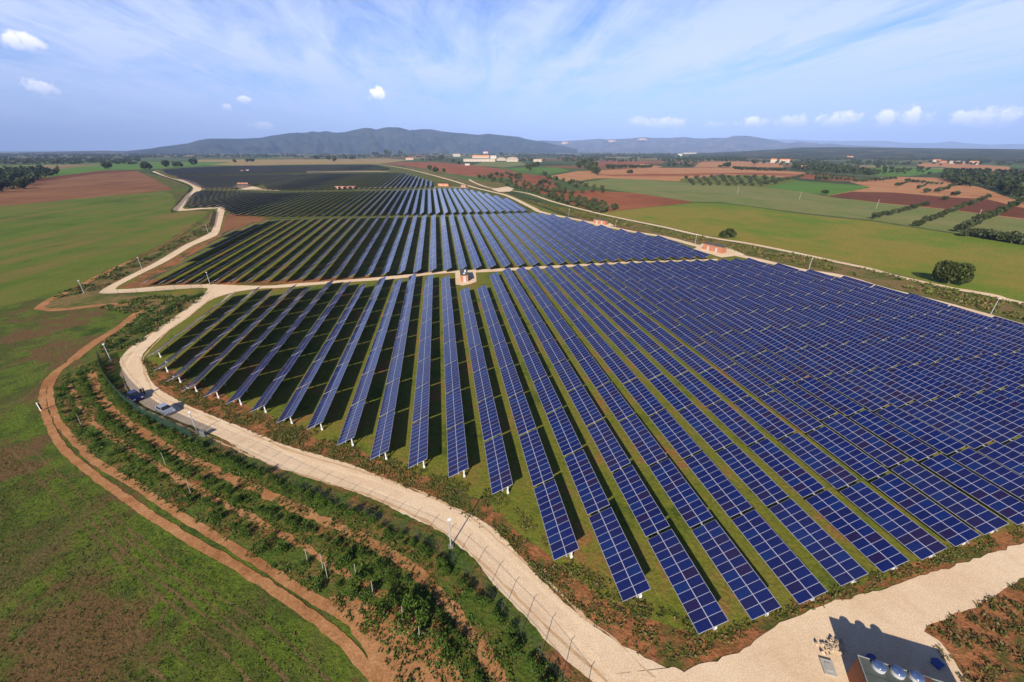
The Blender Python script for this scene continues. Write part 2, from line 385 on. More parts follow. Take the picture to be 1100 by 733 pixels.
sheet('red_field', [(421, 176), (440, 174.5), (468, 174.4), (510, 177.6), (545, 182.6), (558, 186.5), (545, 191), (520, 191), (484, 187), (455, 181)], .034, SOIL_RED, 1.2, 4)
sheet('tan_field', [(590, 189.5), (620, 184), (660, 182.5), (706, 180.4), (805, 180.4), (867, 185.6), (842, 190.6), (772, 188), (730, 195), (660, 191.7), (640, 192), (612, 196)], .036, SOIL_TAN, 1.5, 5)
sheet('red_field_band', [(640, 188), (720, 187), (800, 185.5), (860, 187), (842, 189), (780, 187.4), (730, 189.5), (660, 189.5)], .042, SOIL_RED, 1.5, 5)
sheet('orchard_grass', [(728, 196.5), (732, 192), (800, 188), (842, 190.8), (858, 194), (822, 201.3), (800, 200)], .038, GRASS_FAR, 1.5, 4)
sheet('bright_green_field', [(820, 201.3), (857, 194.4), (935, 200.2), (930, 202), (893, 210), (858, 206)], .04, FIELD_GREEN, 1.0, 4)
sheet('red_field', [(889, 210.5), (935, 201.5), (912, 195.5), (925, 192.5), (963, 190), (1015, 191.4), (1053, 201.5), (1100, 218), (1280, 255), (1280, 262), (1100, 236), (1004, 224), (949, 219)], .041, SOIL_TAN, 1.2, 4)
sheet('dark_red_field', [(889, 210.8), (915, 206), (960, 207), (1020, 212), (1060, 214), (1100, 224), (1280, 257), (1280, 262), (1100, 235), (1004, 223.5), (949, 218.6)], .047, SOIL_DARK, 1.2, 4)
sheet('red_field', [(840, 190), (868, 186), (912, 190), (925, 192), (912, 195), (880, 193.5)], .043, SOIL_RED, 1.5, 5)
sheet('green_field', [(925, 186), (935, 180), (960, 179), (1016, 182), (1011, 185), (977, 189.3), (945, 189)], .04, FIELD_GREEN, 2, 8)
sheet('orange_field', [(985, 180), (986, 175.5), (1000, 175), (1048, 176.6), (1085, 179.5), (1085, 182), (1069, 184), (1045, 182.6), (1008, 179.2)], .045, SOIL_TAN, 2, 8)
sheet('green_field', [(507, 178), (520, 173.7), (560, 174), (566, 177.5), (540, 180)], .038, FIELD_GREY, 2, 8)
sheet('green_field', [(545, 182), (566, 180), (600, 180.2), (612, 183.5), (590, 187)], .039, FIELD_GREEN, 2, 8)
sheet('tan_field', [(745, 180), (752, 174.5), (800, 173.5), (838, 175), (842, 180)], .044, SOIL_TAN, 2, 8)
sheet('tan_field', [(652, 178.5), (690, 176), (712, 179), (700, 181.5), (660, 181)], .045, SOIL_TAN, 2, 8)
sheet('red_field', [(625, 176), (655, 172.6), (715, 173), (712, 176), (690, 176), (652, 178.5)], .045, SOIL_RED, 2, 8)
# site ground
sheet('site_ground', [(165, 410), (150, 385), (170, 352), (222, 318), (110, 313), (236, 248), (232, 226), (190, 224), (207, 203), (166, 183), (300, 177), (415, 176), (442, 182), (506, 200), (548, 210), (600, 230), (650, 243), (760, 268), (830, 282), (903, 297), (1008, 323), (1100, 350), (1400, 430), (1400, 500), (1100, 584), (980, 622), (850, 668), (760, 712), (715, 718), (607, 650), (536, 578), (460, 535), (375, 500), (270, 462)], .045, SITE, .6, 2)
sheet('site_ground', [(186, 226), (207, 203.5), (170, 184.5), (174, 181.4), (300, 177.4), (415, 176.4), (442, 182), (506, 200), (546, 210), (582, 228), (572, 230), (466, 232), (288, 236.5), (240, 232), (232, 222.5)], .0475, SITE_FAR_SHADED, .6, 3)  # sheet under the far blocks with row shade put into its colour
sheet('weedy_ground', [(128, 440), (170, 400), (152, 386), (200, 404), (320, 462), (480, 520), (530, 545), (600, 610), (670, 655), (760, 690), (850, 652), (980, 606), (1100, 566), (1300, 510), (1300, 540), (1100, 588), (980, 626), (850, 672), (760, 716), (700, 730), (607, 655), (536, 583), (460, 540), (375, 505), (270, 468)], .05, EDGE, .8, 1.5)
# planted strip between the dirt track and the fence
sheet('weedy_ground', [(143, 303), (150, 297), (181, 281), (208, 265), (229, 256), (236, 251), (243, 238), (290, 236), (262, 243), (240, 252), (216, 268), (165, 300), (300, 301), (420, 295.5), (465, 292.6), (464, 290.5), (420, 297.3), (347, 303), (285, 307), (226, 305.6), (140, 309.5), (126, 309)], .058, EDGE, .5, 1.5)
sheet('planted_strip', [(105, 380), (66, 404), (62, 430), (84, 478), (125, 512), (200, 556), (296, 616), (352, 645), (410, 698), (432, 733), (470, 800), (720, 800), (650, 715), (560, 640), (500, 575), (420, 540), (310, 495), (250, 470), (170, 436), (140, 405), (138, 390)], .054, PLANT, .5, 1.5)
for _c, _w, _z in (([(98, 400), (107, 424), (124, 444), (172, 476), (230, 505), (290, 533), (340, 556), (392, 580), (436, 606), (470, 636), (502, 676), (530, 716), (560, 760)], 1.25, .057), ([(73, 412), (86, 436), (110, 462), (150, 488), (200, 519), (256, 549), (300, 573), (350, 604), (392, 628), (430, 656), (470, 700)], .7, .0575)):
    ribbon('bare_soil', _c, _w, _z, DIRT, .45, .5)
sheet('verge', [(106, 384), (150, 372), (222, 318), (155, 320), (104, 330), (150, 338), (112, 368)], .044, VERGE, .8, 1.5)
sheet('verge', [(44, 331), (58, 320), (110, 300), (182, 262), (222, 238), (230, 225), (236, 236), (226, 252), (110, 316), (155, 317), (222, 313), (222, 318), (155, 326), (64, 334)], .042, VERGE, .8, 2)
sheet('verge', [(560, 214), (640, 231), (764, 257), (857, 274), (931, 290), (1019, 311), (1100, 328), (1300, 376), (1300, 402), (1100, 348), (1008, 322), (903, 296), (800, 275), (700, 251), (610, 231), (548, 210), (505, 198), (530, 202)], .043, VERGE, .8, 2)
sheet('verge', [(425, 177), (455, 182), (500, 193), (540, 196), (545, 204), (500, 199), (440, 181)], .039, VERGE, .8, 3)
sheet('bare_slope', [(1008, 655), (1046, 645), (1100, 621), (1250, 590), (1250, 900), (1046, 740), (990, 678)], .052, EDGE, .6, 1.2)
# dirt track: two ruts with a grassy middle
T1 = [(420, 800), (404, 733), (396, 721), (368, 689), (332, 660), (296, 635), (260, 612), (201, 578), (161, 553), (126, 529), (90, 502), (67, 481), (54, 458), (46, 435), (48, 414), (59, 400), (77, 387)]
T2 = [(470, 800), (432, 733), (412, 700), (378, 667), (332, 640), (296, 617), (260, 594), (215, 567), (180, 545), (143, 520), (104, 497), (84, 478), (64, 455), (54.5, 430), (55.5, 413), (64, 399), (79, 387)]
ribbon('dirt_track', T1, 1.0, .060, DIRT, .18, .5)
ribbon('dirt_track', T2, 1.0, .064, DIRT, .18, .5)
ribbon('dirt_track', [(77, 388), (101, 369), (130, 350.6), (150, 334), (155, 327), (145, 326), (104, 328.5), (65, 333), (45, 332), (43, 330), (57, 320.7), (78, 311.7), (104, 298), (142, 280)], 2.2, .068, DIRT, .3, .8)
ribbon('dirt_track', [(142, 280), (181, 260.6), (205, 244)], 1.6, .072, SOIL_BROWN, .4, 1.5)
sheet('bare_soil', [(352, 642), (385, 640), (430, 668), (470, 690), (500, 733), (520, 800), (420, 800), (405, 735), (392, 700)], .056, DIRT, .8, 1)
# gravel roads
strip('gravel_road', [(700, 800), (636, 733), (618, 718), (590, 692), (565, 664), (530, 628), (511, 603), (490, 585), (475, 572), (440, 556), (404, 538), (346, 517), (296, 502), (260, 484), (233, 468.5), (181, 448), (156, 436), (140, 419), (130, 396), (130, 385), (145, 370), (168, 354), (194, 336), (220, 315), (224, 309)],
      [(800, 770), (737, 723), (715, 717), (687, 703), (651, 682), (608, 649.5), (572, 613.6), (540, 578), (511, 556), (461, 534.6), (414, 515), (375, 499), (307, 479), (281, 468), (233, 449), (197, 433.5), (166, 414), (157, 396), (153, 388), (156, 378), (176, 359.6), (202, 341.5), (226, 323), (249, 315), (272, 311)], .090, GRAVEL)
sheet('gravel_road', [(690, 760), (735, 722), (760, 711), (792, 702), (824, 680), (852, 664), (890, 648), (938, 636), (982, 621.5), (1040, 603), (1100, 583.5), (1300, 530), (1300, 570), (1100, 620.5), (1078, 635), (1046, 652.5), (1014, 665), (1000, 671), (989, 678), (1010, 690), (1040, 733), (1060, 860), (800, 860)], .096, GRAVEL, .3, .8)
strip('gravel_road', [(224, 306), (181, 307.2), (135, 311), (125, 309.5), (145, 298), (181, 280), (207, 264.4), (228, 255.4), (234.6, 251), (238.5, 238.5), (242.4, 222.6)],
      [(226, 310), (207, 310), (155, 313.8), (112, 315.8), (109, 312.4), (130, 300.7), (166, 282.6), (197, 264.4), (223, 251.5), (229.5, 243.7), (233, 228), (234.8, 222.6)], .100, GRAVEL, .15)
strip('gravel_road', [(242.4, 222.2), (220, 223.2), (197, 224.3), (202, 217), (207.4, 211.3), (216.5, 202), (205, 195.7), (181.5, 190.6), (166, 184)],
      [(242, 223.6), (220, 224.8), (187, 226.4), (193, 218), (199.6, 210), (207.4, 202), (197, 195.7), (176, 189.3), (163.3, 184.6)], .104, GRAVEL, .3, 1.5)
strip('gravel_road', [(222, 305.6), (243, 306.4), (285, 307.4), (316, 305), (347, 303), (420, 297), (478, 291.6), (524, 289.6), (607, 285), (680, 281.2), (706, 280.6), (771, 278.4)],
      [(224, 316), (249, 314), (275, 310.8), (300, 309.6), (321, 308), (373, 303.6), (420, 300.4), (478, 294), (524, 292.6), (607, 287.6), (680, 283), (706, 282), (771, 280)], .108, GRAVEL, .2)
GRAVEL_RUT = ground('compacted_gravel', [(.60, .44, .275), (.70, .54, .36)], .2, 1.2, 9, .1)
GRAVEL_WORN = ground('worn_gravel', [(.44, .28, .15), (.54, .37, .21)], .2, 1.2, 9, .15)
_mid = [(690, 745), (650, 704), (612, 672), (570, 632), (530, 596), (500, 570), (458, 546), (404, 523), (350, 507), (300, 491), (265, 476), (225, 459), (185, 443), (158, 430), (146, 410), (142, 392), (150, 379), (172, 357), (198, 338.5), (223, 319)]
def shifted(C, off):
    c = spline([at(*p) for p in C], 1.0); out = []
    for i, p in enumerate(c):
        d = (c[min(i + 1, len(c) - 1)] - c[max(i - 1, 0)]).normalized(); out.append(p + Vector((-d.y, d.x)) * off)
    return out
def ribbon_w(name, c, wdt, z, mat, amp):
    m = MB(); L = []
    for i, p in enumerate(c):
        d = (c[min(i + 1, len(c) - 1)] - c[max(i - 1, 0)]).normalized(); nrm = Vector((-d.y, d.x)); k = wdt * (.6 + .6 * abs(mnoise.noise(Vector((p.x * .12, p.y * .12, z * 900)))))
        L.append((jit(p + nrm * k / 2, amp, .4, 2), jit(p - nrm * k / 2, amp, .4, 7)))
    for (a, b), (c2, d2) in zip(L, L[1:]): m.quad((*b, z), (*d2, z), (*c2, z), (*a, z))
    return tag(link(name, m.mesh(name, mat)), kind='structure')
ribbon_w('wheel_track', shifted(_mid, .85), .7, .0925, GRAVEL_RUT, .12); ribbon_w('wheel_track', shifted(_mid, -.85), .7, .0935, GRAVEL_RUT, .12)
ribbon_w('road_edge_soil', shifted(_mid, 1.75), .35, .0945, GRAVEL_WORN, .3); ribbon_w('road_edge_soil', shifted(_mid, -1.75), .35, .0955, GRAVEL_WORN, .3)
sheet('gravel_pad', [(489, 292), (489.5, 306), (497, 307.3), (505, 305.5), (512, 303), (511, 291)], .112, GRAVEL, .15, .6)
RR = [(400, 176.6), (415, 178), (439, 182), (478, 192), (504, 200), (524, 205.2), (545, 210.6), (571, 223), (582, 228.3), (620, 236.3), (649, 242.8), (680, 249.3), (712, 254.6), (745, 263.3), (767, 269), (800, 276.2), (828, 282.6), (862, 290.5), (903, 297), (949, 310.6), (1007, 325), (1065, 341), (1100, 351), (1400, 432)]
ribbon('gravel_road', RR, 4.6, .116, GRAVEL, .3, 1.5)
sheet('gravel_pad', [(745, 268), (754, 262), (782, 266), (800, 274), (775, 277)], .120, GRAVEL, .3, 1)
sheet('gravel_pad', [(632, 238), (655, 240), (660, 243), (640, 243)], .1202, GRAVEL, .3, 1)
ribbon('gravel_road', [(504, 193), (509, 196), (522, 201), (540, 204), (566, 207.8), (594, 216.9), (633, 227.2), (660, 233.4), (712, 244), (740, 250.5), (764, 255.7), (805, 262.2), (857, 272.6), (893, 280.4), (931, 288.5), (961, 296.7), (1019, 309.4), (1065, 317.5), (1100, 326.8), (1400, 392)], 3.6, .124, GRAVEL, .3, 1.5)
sheet('gravel_pad', [(528, 203.5), (545, 200.5), (552, 203), (548, 206), (536, 206.5)], .128, GRAVEL, .8, 2)
TYRE_SOIL = ground('trodden_meadow_soil', [(.070, .075, .018), (.120, .085, .032), (.16, .095, .042)], .2, .8, 3, .5)
for k_, C_ in enumerate(([(20, 480), (60, 520), (110, 570), (170, 622), (240, 680), (300, 745)], [(100, 548), (150, 592), (215, 642), (290, 692), (345, 745)], [(190, 636), (168, 656), (160, 682), (172, 708), (205, 728)], [(0, 452), (36, 425), (58, 398), (66, 374), (60, 352)])):
    for sgn in (-.9, .9): ribbon_w('tyre_track', shifted(C_, sgn), .34, .0245 + .0006 * (2 * k_ + (sgn > 0)), TYRE_SOIL, .22)
# service lines between the far blocks
ribbon('gravel_road', [(205, 203.5), (240, 203.4), (275, 204), (300, 205)], 5, .13, GRAVEL, .5, 3)
ribbon('gravel_road', [(372, 202.6), (420, 201.6), (478, 201.2), (503, 202)], 5, .132, GRAVEL, .5, 3)
sheet('gravel_pad', [(252, 201.5), (256, 199.5), (270, 200), (282, 203), (262, 203.6)], .134, GRAVEL, 1, 2)
sheet('brown_patch', [(236, 252), (243, 230), (262, 231), (288, 234), (262, 243)], .06, SOIL_BROWN, .6, 2)
sheet('gravel_road', [(330, 185.6), (330, 184.6), (405, 183.6), (420, 184.2)], .136, GRAVEL, 1, 4)

# ---------------------------------------------------------------- hills
def hill_mat(name, a, b_, c2, sc):
    m, t, b = new_mat(name, .95, .05); co = t.node('ShaderNodeTexCoord').outputs['Object']
    n = t.noise(co, sc, 8, .62); n2 = t.noise(co, sc * 4, 6, .6)
    c = t.ramp(t.math('ADD', t.math('MULTIPLY', n, .6), t.math('MULTIPLY', n2, .4)), [(.36, a), (.5, b_), (.62, c2)])
    t.put(b.inputs['Base Color'], c); return m
HILL = hill_mat('wooded_hillside', (.010, .018, .012), (.020, .031, .019), (.048, .048, .028), .0022)
HILL2 = hill_mat('dry_hillside', (.030, .036, .026), (.055, .052, .036), (.13, .095, .065), .0014)
RIDGE = hill_mat('wooded_plain', (.018, .026, .009), (.034, .042, .013), (.10, .085, .035), .0035)
def hills(name, prof, D, back, mat, rough=0.0, seed=0, foot=None, step=3):
    """range of hills: skyline traced as pixels, at its real distance, with a foot in front and a back slope"""
    m = MB(); xs = []
    x = prof[0][0]
    while x <= prof[-1][0]: xs.append(x); x += step
    def top(x):
        for (a, ya), (b_, yb) in zip(prof, prof[1:]):
            if a <= x <= b_: s = (x - a) / (b_ - a); s = s * s * (3 - 2 * s) * .4 + s * .6; return ya + (yb - ya) * s
        return prof[-1][1]
    N = 22; rows = []
    for i, x in enumerate(xs):
        d = ray(x, top(x)); k = D / depth_dir(d); h = max(0, CAM_H + d.z * k); c = []
        dirn = Vector((d.x, d.y)).normalized(); dist = Vector((d.x, d.y)).length * k
        for j in range(N + 1):
            if j <= N // 2: s = j / (N // 2); r = dist - (foot or D * .16) * (1 - s); z = h * (s ** 1.4)
            else: s = (j - N // 2) / (N - N // 2); r = dist + back * s; z = h * (1 - s) ** 1.2
            p = dirn * r
            if 0 < j < N:
                e = min(1, abs(j - N // 2) / 4)
                z += h * rough * e * (mnoise.fractal(Vector((p.x / D * 42, p.y / D * 42, seed)), .9, 2.1, 5)) * (1 if j < N // 2 else .2)
            c.append((p.x, p.y, max(-5, z - (3 if j in (0, N) else 0))))
        rows.append(c)
    for a, b_ in zip(rows, rows[1:]):
        for j in range(N): m.quad(a[j], b_[j], b_[j + 1], a[j + 1])
    o = m.build(name, mat, smooth=True); bpy.context.view_layer.update()
    bm = bmesh.new(); bm.from_mesh(o.data); bmesh.ops.remove_doubles(bm, verts=bm.verts, dist=.01); bmesh.ops.recalc_face_normals(bm, faces=bm.faces); bm.to_mesh(o.data); bm.free()
    return tag(o, kind='structure')
def depth_dir(d): return Vector((d.x, d.y)).length   # hills use horizontal distance
P1 = [(128, 164), (140, 162), (160, 160), (175, 157.5), (200, 154.5), (215, 150.5), (225, 149), (260, 149.2), (280, 148.2), (294, 145.5), (313, 143), (328, 142.8), (336, 141.2), (342, 142.2), (350, 141), (360, 142.7), (370, 142.2), (382, 139.5), (391, 137.6), (397, 137.6), (404, 139.3), (415, 136.8), (428, 137), (441, 140.2), (452, 139), (462, 139), (478, 141.7), (493, 143), (514, 145), (524, 143.9), (545, 146), (556, 147), (568, 150), (581, 152), (600, 156), (620, 160)]
hills('hills', P1, 9000, 3000, HILL, .5, 3, 1900)
P2 = [(540, 158), (570, 153), (580, 151), (597, 151.5), (606, 151.6), (622, 150.8), (644, 149.2), (651, 150), (674, 149.2), (692, 147.4), (701, 148.3), (720, 148.3), (737, 147.4), (746, 148.7), (757, 149), (766, 148.3), (780, 148.3), (789, 146), (802, 146), (812, 147.4), (822, 149), (832, 151), (847, 154), (857, 152.4), (873, 153.4), (882, 155), (891, 154.3), (909, 156), (928, 156.8), (960, 158.5), (1000, 160)]
hills('hills', P2, 14000, 4000, HILL2, .42, 11, 3000)
P3 = [(800, 152), (828, 149.6), (856, 150.3), (880, 151.4), (909, 151.6), (947, 151.4), (975, 153.5), (1003, 154), (1022, 152), (1042, 154.4), (1060, 155.4), (1100, 154.6), (1180, 152), (1300, 155)]
hills('hills', P3, 26000, 5000, HILL2, .2, 21, 4000)
P4 = [(20, 163.8), (60, 163), (90, 162.4), (110, 162), (130, 162.4), (170, 163.8)]
hills('hills', P4, 9000, 1500, HILL2, .2, 5, 1500)
P5 = [(740, 165.2), (790, 163), (830, 160.8), (860, 158.6), (900, 158.4), (960, 158.8), (1000, 159.4), (1060, 160), (1100, 160.4), (1300, 160.5)]
hills('hills', P5, 5200, 2500, RIDGE, .15, 8, 2600)
# quarries: bare pale terraces cut in the second range
QUARRY = plain('quarry_rock', (.40, .255, .165), .95, .1, var=.4, scale=.01)
for n, (px, py, wd, hg, lab) in enumerate([(607, 154.3, 11, 3.6, 'small pale quarry face on the left'), (657, 153.6, 15, 5.4, 'large pale quarry face on the hillside'), (690, 149.5, 10, 2.0, 'faint pale scar near the hilltop')]):
    m = MB(); D = 13150; d = ray(px, py); dd = Vector((d.x, d.y)).normalized(); side = Vector((dd.y, -dd.x)); u = D / FPX * .95
    c0 = dd * D; z0 = CAM_H + d.z / Vector((d.x, d.y)).length * D
    for k in range(5):
        ww = wd * u * (1 - .13 * k) / 2; zb = z0 - hg * u / 2 + hg * u * k / 5; zt = zb + hg * u / 5.2; off = dd * (k * 55)
        pts = []
        for i in range(13):
            s = -1 + i / 6; q = c0 + side * (ww * s) + off + dd * (60 * s * s + 25 * mnoise.noise(Vector((i, k, n)))); pts.append(q)
        for a, b_ in zip(pts, pts[1:]):
            f2 = dd * 70
            m.quad((*a, zb), (*b_, zb), (*b_, zt), (*a, zt)); m.quad((*a, zt), (*b_, zt), (*(b_ + f2), zt + 3), (*(a + f2), zt + 3))
    # the rest of the cut rock, down into the hillside behind it
    pass
    tag(m.build('quarry', QUARRY), kind='structure')

# ---------------------------------------------------------------- haze
def make_haze(dens):
    hz = MB(); W = 46000; hz.box(0, W * .38, 700 - 1, W * 2, W * 1.4, 1400)
    m = bpy.data.materials.new('haze_air'); m.use_nodes = True; nt = m.node_tree; nt.nodes.remove(nt.nodes['Principled BSDF'])
    v = nt.nodes.new('ShaderNodeVolumePrincipled'); v.inputs['Color'].default_value = (.38, .55, .97, 1); v.inputs['Density'].default_value = dens
    v.inputs['Anisotropy'].default_value = -.2
    nt.links.new(v.outputs[0], nt.nodes['Material Output'].inputs['Volume'])
    tag(hz.build('haze', m), kind='stuff')
make_haze(6.0e-5)

# ---------------------------------------------------------------- solar park
TILT = R(25); ZC = 1.55; PW = 3.2; TL = 11.45
ct, stt = math.cos(TILT), math.sin(TILT)
def pan(u, y, n=0.0): return (u * ct - n * stt, y, u * stt + n * ct)   # on the tilted panel plane, left edge low
def table_mesh(seed, rows=11, length=TL, split=2):
    rd = random.Random(seed); m = MB(); L = length / 2; Wd = PW / 2
    p = [pan(-Wd, -L, -.05), pan(Wd, -L, -.05), pan(Wd, L, -.05), pan(-Wd, L, -.05), pan(-Wd, -L), pan(Wd, -L), pan(Wd, L), pan(-Wd, L)]
    m.add(p, ((3, 2, 1, 0), (4, 5, 6, 7), (0, 1, 5, 4), (1, 2, 6, 5), (2, 3, 7, 6), (3, 0, 4, 7)), 1)
    for i in range(rows):
        y0 = -L + length * i / rows + .026; y1 = -L + length * (i + 1) / rows - .026
        for u0, u1 in ((-Wd + .04, -.04), (.04, Wd - .04)):
            tone = min(1, max(0, rd.gauss(.55, .27))) if rd.random() > .09 else rd.random() * .08
            m.quad(pan(u0, y0, .006), pan(u1, y0, .006), pan(u1, y1, .006), pan(u0, y1, .006), 0, tone)
    # purlins under the modules
    for u in (-.85, .85): m.box(0, 0, 0, .08, length - .3, .08, 1, Matrix.Translation(pan(u, 0, -.1)))
    return m.mesh('panel_table', [PV, FRAME])
TABLES = [table_mesh(k) for k in range(10)]
pm = MB(); pm.box(0, 0, -ZC / 2 - .08, .14, .14, ZC - .1); POST_ME = pm.mesh('support_post', STEEL)
pm = MB(); pm.box(.8, 0, -ZC / 2 + .12, .18, .16, ZC + .1); pm.box(.82, .1, -1.2, .30, .4, .34); ENDPOST_ME = pm.mesh('end_post', plain('pale_foot_paint', (.55, .55, .53), .6, .3))
GROUPS = {}
def solar_row(a, b, label, group, posts, n=None, zc=ZC):
    """one tracker row: tables in a line on a torque tube"""
    d = Vector((b.x - a.x, b.y - a.y)); L = d.length; n = n or max(1, round(L / 11.3)); pitch = L / n
    root = empty('solar_panel_row', (a.x, a.y, 0), -math.atan2(d.x, d.y)); tag(root, label, 'solar panels', group)
    for k in range(n):
        o = link('panel_table', random.choice(TABLES), root, (0, (k + .5) * pitch, zc)); o.scale = (1, (pitch - .42) / TL, 1); o.rotation_euler = (random.gauss(0, .002), random.gauss(0, .010), 0)
        if posts: link('support_post', POST_ME, o, (0, 0, 0))
    tb = MB(); tb.box(0, L / 2, zc - .14, .13, L - .1, .13); tb.build('torque_tube', STEEL, root)
    if posts: link('end_post', ENDPOST_ME, root, (0, .75, ZC))
    return root
NEAR = {-14: (164, 380), -13: (171, 395.5), -12: (184.8, 407), -11: (202, 417), -10: (225.5, 423.6), -9: (250, 431), -8: (276.6, 439.2), -7: (304.8, 451.3), -6: (337.6, 458), -5: (370.8, 475), -4: (407.2, 490), -3: (448.5, 499), -2: (492.4, 509), -1: (540, 527), 0: (609, 597.5), 1: (685, 641.6), 2: (767.8, 676.6), 3: (825, 661.4), 4: (875.5, 644.5), 5: (920, 625), 6: (964.6, 610.4), 7: (1006, 597), 8: (1042, 583), 9: (1073, 570)}
FAR = {-14: (249.8, 314.9), -13: (276.6, 309.3), -12: (290, 314.5), -11: (315, 307.2), -10: (330.5, 309.2), -9: (355.6, 301.8), -8: (372.8, 303.9), -7: (389.7, 306), -6: (411.3, 298.2), -5: (428.5, 300.6), -4: (443.3, 295.2), -3: (461, 296.5), -2: (478.3, 297.5), -1: (498.5, 310), 0: (516.9, 307.8), 1: (529.5, 293.9), 2: (543.1, 289), 3: (558.2, 287.9), 4: (573.2, 286.9), 5: (588, 286.5), 6: (602.7, 286.2), 7: (617.4, 285.4), 8: (633, 284.3), 9: (647.2, 283.6), 10: (661, 283.3), 11: (675, 282.5), 12: (688, 282)}
n9 = at(*NEAR[9], ZC); f12 = at(*FAR[12], ZC)
FX = {20: (800.3, 278.8), 21: (831.6, 284.4), 22: (865.2, 291.3), 23: (902, 298.5), 24: (971.6, 317), 25: (1062, 342)}
for i in range(-14, 26):
    a = at(*NEAR[i], ZC) if i in NEAR else Vector((n9.x + (i - 9) * 5.82, n9.y + (i - 9) * .55, 0))
    if i in FAR: b_ = at(*FAR[i], ZC)
    elif i in FX: b_ = at(*FX[i], ZC)
    else:
        c20 = at(*FX[20], ZC); s = (i - 12) / 8; b_ = Vector((f12.x + (c20.x - f12.x) * s, f12.y + (c20.y - f12.y) * s, 0))
    if i >= 24: a.x = b_.x + 1.5
    k = i + 15
    ex = ''
    solar_row(a, b_, f'{ex}{ordinal(k)} blue panel row from the left in the block nearest the camera', 'solar panel rows of the nearest block', True)
def interp(P, x):
    for a, b_ in zip(P, P[1:]):
        if a[0] <= x <= b_[0]: return a[1] + (b_[1] - a[1]) * (x - a[0]) / (b_[0] - a[0])
    return None
def block(nearp, farp, x0, pitch, where, group, detail, slope, minlen=14):
    """rows on one lattice, cut by the block's near and far edges (pixel lists)"""
    N_ = [tuple(at(*p, ZC)[:2]) for p in nearp]; Fp = [tuple(at(*p, ZC)[:2]) for p in farp]
    lo = int((min(p[0] for p in N_ + Fp) - x0) / pitch) - 2; hi = int((max(p[0] for p in N_ + Fp) - x0) / pitch) + 2; rows = []
    for k in range(lo, hi + 1):
        x = x0 + k * pitch; ya = interp(N_, x)
        if ya is None: continue
        s = slope(x); yb = ya
        for _ in range(12):
            q = interp(Fp, x + s * (yb - ya))
            if q is None: q = None; break
            yb = q
        if q is None or yb - ya < minlen: continue
        rows.append((Vector((x, ya, 0)), Vector((x + s * (yb - ya), yb, 0))))
    for k, (a, b_) in enumerate(rows):
        lab = f'{ordinal(k + 1)} solar panel row from the left in {where}'
        if detail: solar_row(a, b_, lab, group, False, None, 1.85)
        else: far_row(a, b_, lab, group)
    return len(rows)
FROWS = {}; ZF = 1.9
def far_row(a, b_, lab, group):
    d = b_ - a; L = d.length; n = max(1, round(L / 11.6)); rz = -math.atan2(d.x, d.y)
    key = n
    if key not in FROWS:
        m = MB(); rd = random.Random(n); Wd = PW / 2
        for k in range(n):
            y0 = k * 11.6 + .2; y1 = y0 + 11.2
            p = [pan(-Wd, y0, -.05), pan(Wd, y0, -.05), pan(Wd, y1, -.05), pan(-Wd, y1, -.05), pan(-Wd, y0), pan(Wd, y0), pan(Wd, y1), pan(-Wd, y1)]
            m.add(p, ((3, 2, 1, 0), (4, 5, 6, 7), (0, 1, 5, 4), (1, 2, 6, 5), (2, 3, 7, 6), (3, 0, 4, 7)), 1)
            for u0, u1 in ((-Wd + .06, -.06), (.06, Wd - .06)):
                for h_ in range(2): m.quad(pan(u0, y0 + 5.6 * h_ + .08, .01), pan(u1, y0 + 5.6 * h_ + .08, .01), pan(u1, y0 + 5.6 * h_ + 5.5, .01), pan(u0, y0 + 5.6 * h_ + 5.5, .01), 0, min(1, max(0, rd.gauss(.5, .2))))
            m.box(0, y0 + 5.6, -ZF / 2, .14, .14, ZF - .1, 1)
        FROWS[key] = m.mesh('solar_panel_row', [PV, FRAME])
    o = link('solar_panel_row', FROWS[key], None, (a.x, a.y, ZF), rz); o.scale = (1, L / (n * 11.6), 1)
    tag(o, lab, 'solar panels', group)
x0 = at(464.8, 290.7, ZC).x
fan = lambda x: -.02 + .0005 * (min(x, 0) + 7)
c2 = block([(239, 251), (215, 267), (190, 283.4), (150, 304.3), (300, 300.5), (350, 298.8), (465, 291), (560, 285.4), (671, 279.6), (768, 276.4)],
      [(240, 249), (262, 242), (285, 236.2), (293, 235), (350, 233.2), (466, 231.6), (573, 229.2), (593, 231.4), (626, 239), (660, 247), (698, 253.4), (729, 260.6), (765, 274)], x0, 5.8, 'the second block, beyond the middle gravel road', 'solar panel rows of the second block', True, fan)
c3 = block([(211, 205.6), (201, 213), (197, 222.6), (233, 221.6), (248, 230.4), (300, 231.6), (466, 229.6), (572, 227)],
      [(211, 205), (240, 205.4), (297, 206.6), (330, 205.2), (478, 202.8), (501, 203.6), (524, 208.8), (545, 214.5), (566, 224)], x0, 5.85, 'the third block', 'solar panel rows of the third block', False, lambda x: -.035)
c4 = block([(187, 190.4), (198, 194.4), (210, 200), (218, 202.8), (250, 202.8), (254, 198), (282, 198), (286, 203.6), (340, 203.4), (478, 200)],
      [(186, 190), (230, 189.5), (330, 186.6), (420, 185), (433, 185.6), (466, 196)], x0, 6.2, 'the fourth block, behind the small orange cabins', 'solar panel rows of the fourth block', False, lambda x: -.03, 30)
c5 = block([(173, 182.6), (178, 186.4), (188, 189.2), (230, 188), (330, 185), (424, 183)],
      [(170, 181.2), (240, 179), (330, 177.6), (404, 177), (420, 181)], x0, 6.6, 'the farthest block by the stubble field', 'solar panel rows of the farthest block', False, lambda x: -.03, 30)
print('ROWS', c2, c3, c4, c5)

